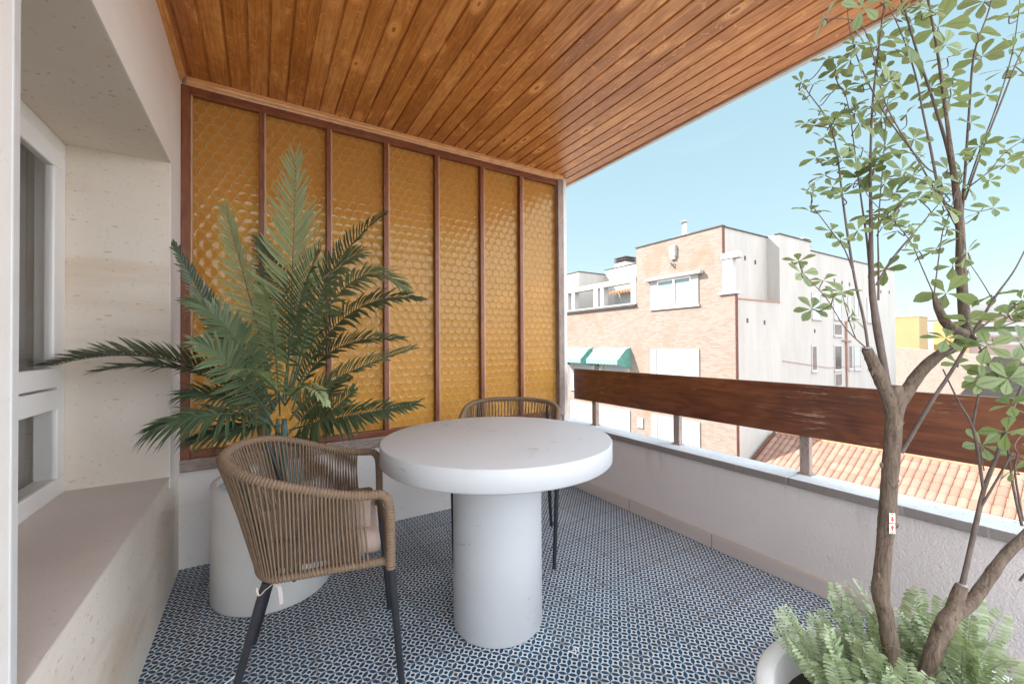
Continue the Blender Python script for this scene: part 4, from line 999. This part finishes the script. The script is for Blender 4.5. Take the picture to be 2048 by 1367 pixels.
X0, Y0, X1, Y1 = q0.x, q0.y, q0.x+3.2, q0.y+7.5
m_.box(X0, X1, Y0, Y1, GZ, q0.z); m_.build('wall', 'yellow_render', yh)
MB().box(X0+.2, X0+1.0, Y0+2.2, Y0+3.6, q0.z, q0.z+1.0).build('chimney', 'white_paint', yh)
MB().box(X0-.05, X1+.05, Y0-.05, Y1, q0.z+.0, q0.z+.06).build('coping', 'ochre_render', yh)
wh = thing('white_house', 'white rendered roof block next to the yellow one', 'house')
m_ = MB(); q0 = dep(1877, 641, 56); m_.box(q0.x, q0.x+6, q0.y, q0.y+5, GZ, q0.z); m_.build('wall', 'white_paint', wh)
MB().box(q0.x-.05, q0.x+6.05, q0.y-.05, q0.y+5, q0.z, q0.z+.08).build('coping', 'dark_cap', wh)
oh = thing('ochre_house', 'small ochre block seen through the tree fork', 'house')
m_ = MB(); q0 = dep(1915, 642, 52); m_.box(q0.x, q0.x+5, q0.y, q0.y+2.2, GZ, q0.z); m_.build('wall', 'ochre_render', oh); MB().box(q0.x-.05, q0.x+5.05, q0.y-.05, q0.y+2.2, q0.z, q0.z+.08).build('coping', 'white_paint', oh)
ph_ = thing('pink_apartments', 'pale pink apartment block with planted terraces at the right edge', 'building')
dd = 60
def lvl(xa, xb, yt, yb_, t, mat, name):
    a_ = dep(xa, yt, t); b_ = dep(xb, yt, t); lo = dep(xa, yb_, t); m_ = MB(); prism(m_, ((a_.x, a_.y), (b_.x, b_.y)), lo.z, a_.z, a_.z); return m_.build(name, mat, ph_)
lvl(1930, 2200, 608, 632, 66, 'white_paint', 'penthouse'); lvl(1938, 2200, 630, 646, 63, 'pink_render', 'upper_storey'); lvl(1925, 2200, 645, 653, 61, 'white_paint', 'terrace_rail')
lvl(1925, 2200, 652, 664, 61.5, 'planter_green', 'hedge_planting'); lvl(1915, 2200, 664, 672, 60, 'white_paint', 'balcony_slab'); lvl(1920, 2200, 671, 700, 59.5, 'pink_render', 'lower_storey'); lvl(1900, 2200, 684, 690, 58, 'white_paint', 'balcony_rail'); lvl(1900, 2200, 690, 900, 57.5, 'pink_render', 'base_storey')
for xx_ in (1955, 1990, 2025):
    lvl(xx_, xx_+14, 674, 684, 59.2, 'louvre_brown', 'window')
def antenna(px, py0, py1, t, label, bars):
    a_ = dep(px, py0, t); b_ = dep(px, py1, t); m_ = MB(); m_.tube([b_, a_], .035, 6)
    for k_ in range(bars):
        z_ = a_.z-.12-k_*.38; w_ = .9 if k_ else 1.4; m_.tube([(a_.x-Rv.x*w_*.3, a_.y-Rv.y*w_*.3, z_), (a_.x+Rv.x*w_*.7, a_.y+Rv.y*w_*.7, z_+.05)], .02, 5)
    o_ = m_.build('tv_antenna', 'metal_grey'); tag(o_, label, 'antenna', 'antennas on the far roofs')
antenna(1988, 566, 612, 64, 'tall thin antenna with one top arm above the pink terraces', 1)
antenna(2044, 556, 612, 64, 'comb antenna with several bars at the right frame edge', 4)
antenna(1820, 606, 635, 53, 'small antenna above the yellow roof block', 2)
antenna(1858, 616, 642, 58, 'thin bare mast above the white roof block', 1)

# ------------------------------------------------------------------ light
sd = Vector((-1, .75, .95)).normalized()
el = math.asin(sd.z); az = math.atan2(sd.x, sd.y)
sun = bpy.data.lights.new('sun', 'SUN'); sun.energy = 2.0; sun.angle = radians(.5); sun.color = (1, .95, .87)
so = bpy.data.objects.new('sun', sun); COL.objects.link(so); so.rotation_euler = sd.to_track_quat('Z', 'Y').to_euler()
wd = bpy.data.worlds.new('World'); scene.world = wd; wd.use_nodes = True
nt = wd.node_tree; nt.nodes.clear()
out = nt.nodes.new('ShaderNodeOutputWorld'); bg = nt.nodes.new('ShaderNodeBackground'); sk = nt.nodes.new('ShaderNodeTexSky')
sk.sky_type = 'NISHITA'; sk.sun_disc = False; sk.sun_elevation = el; sk.sun_rotation = az
sk.air_density = 1.0; sk.dust_density = .8; sk.ozone_density = 1.0
class W_(G):
    def __init__(s): s.t = nt
w_ = W_(); gd = w_.co('Generated')
nz_ = w_.xyz(gd)
veil = w_.ramp(nz_[2], [(0., (.62, .755, .77)), (.22, (.50, .70, .72)), (.55, (.425, .665, .71)), (.95, (1.1, 1.4, 1.5))])  # pale veil laid over the sky, also added to brighten the terrace
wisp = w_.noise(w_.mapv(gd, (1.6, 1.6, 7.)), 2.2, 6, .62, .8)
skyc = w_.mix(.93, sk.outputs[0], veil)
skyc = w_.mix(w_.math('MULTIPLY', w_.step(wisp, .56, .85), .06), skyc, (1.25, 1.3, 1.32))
# bright clouds added to the unseen sky behind the camera to light the terrace
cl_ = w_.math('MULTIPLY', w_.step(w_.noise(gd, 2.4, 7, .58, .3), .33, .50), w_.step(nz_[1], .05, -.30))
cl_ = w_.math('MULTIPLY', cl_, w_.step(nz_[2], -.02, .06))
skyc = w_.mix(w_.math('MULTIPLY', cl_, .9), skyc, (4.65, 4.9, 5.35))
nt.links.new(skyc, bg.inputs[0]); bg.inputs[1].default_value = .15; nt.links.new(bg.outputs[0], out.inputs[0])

# ------------------------------------------------------------------ render settings
scene.render.engine = 'CYCLES'
scene.view_settings.view_transform = 'Standard'; scene.view_settings.look = 'None'
scene.view_settings.exposure = 2.78; scene.view_settings.gamma = 1.0
scene.cycles.use_denoising = True
scene.cycles.max_bounces = 10; scene.cycles.diffuse_bounces = 6; scene.cycles.transparent_max_bounces = 12
scene.cycles.caustics_reflective = False; scene.cycles.caustics_refractive = False
scene.cycles.sample_clamp_indirect = 8.
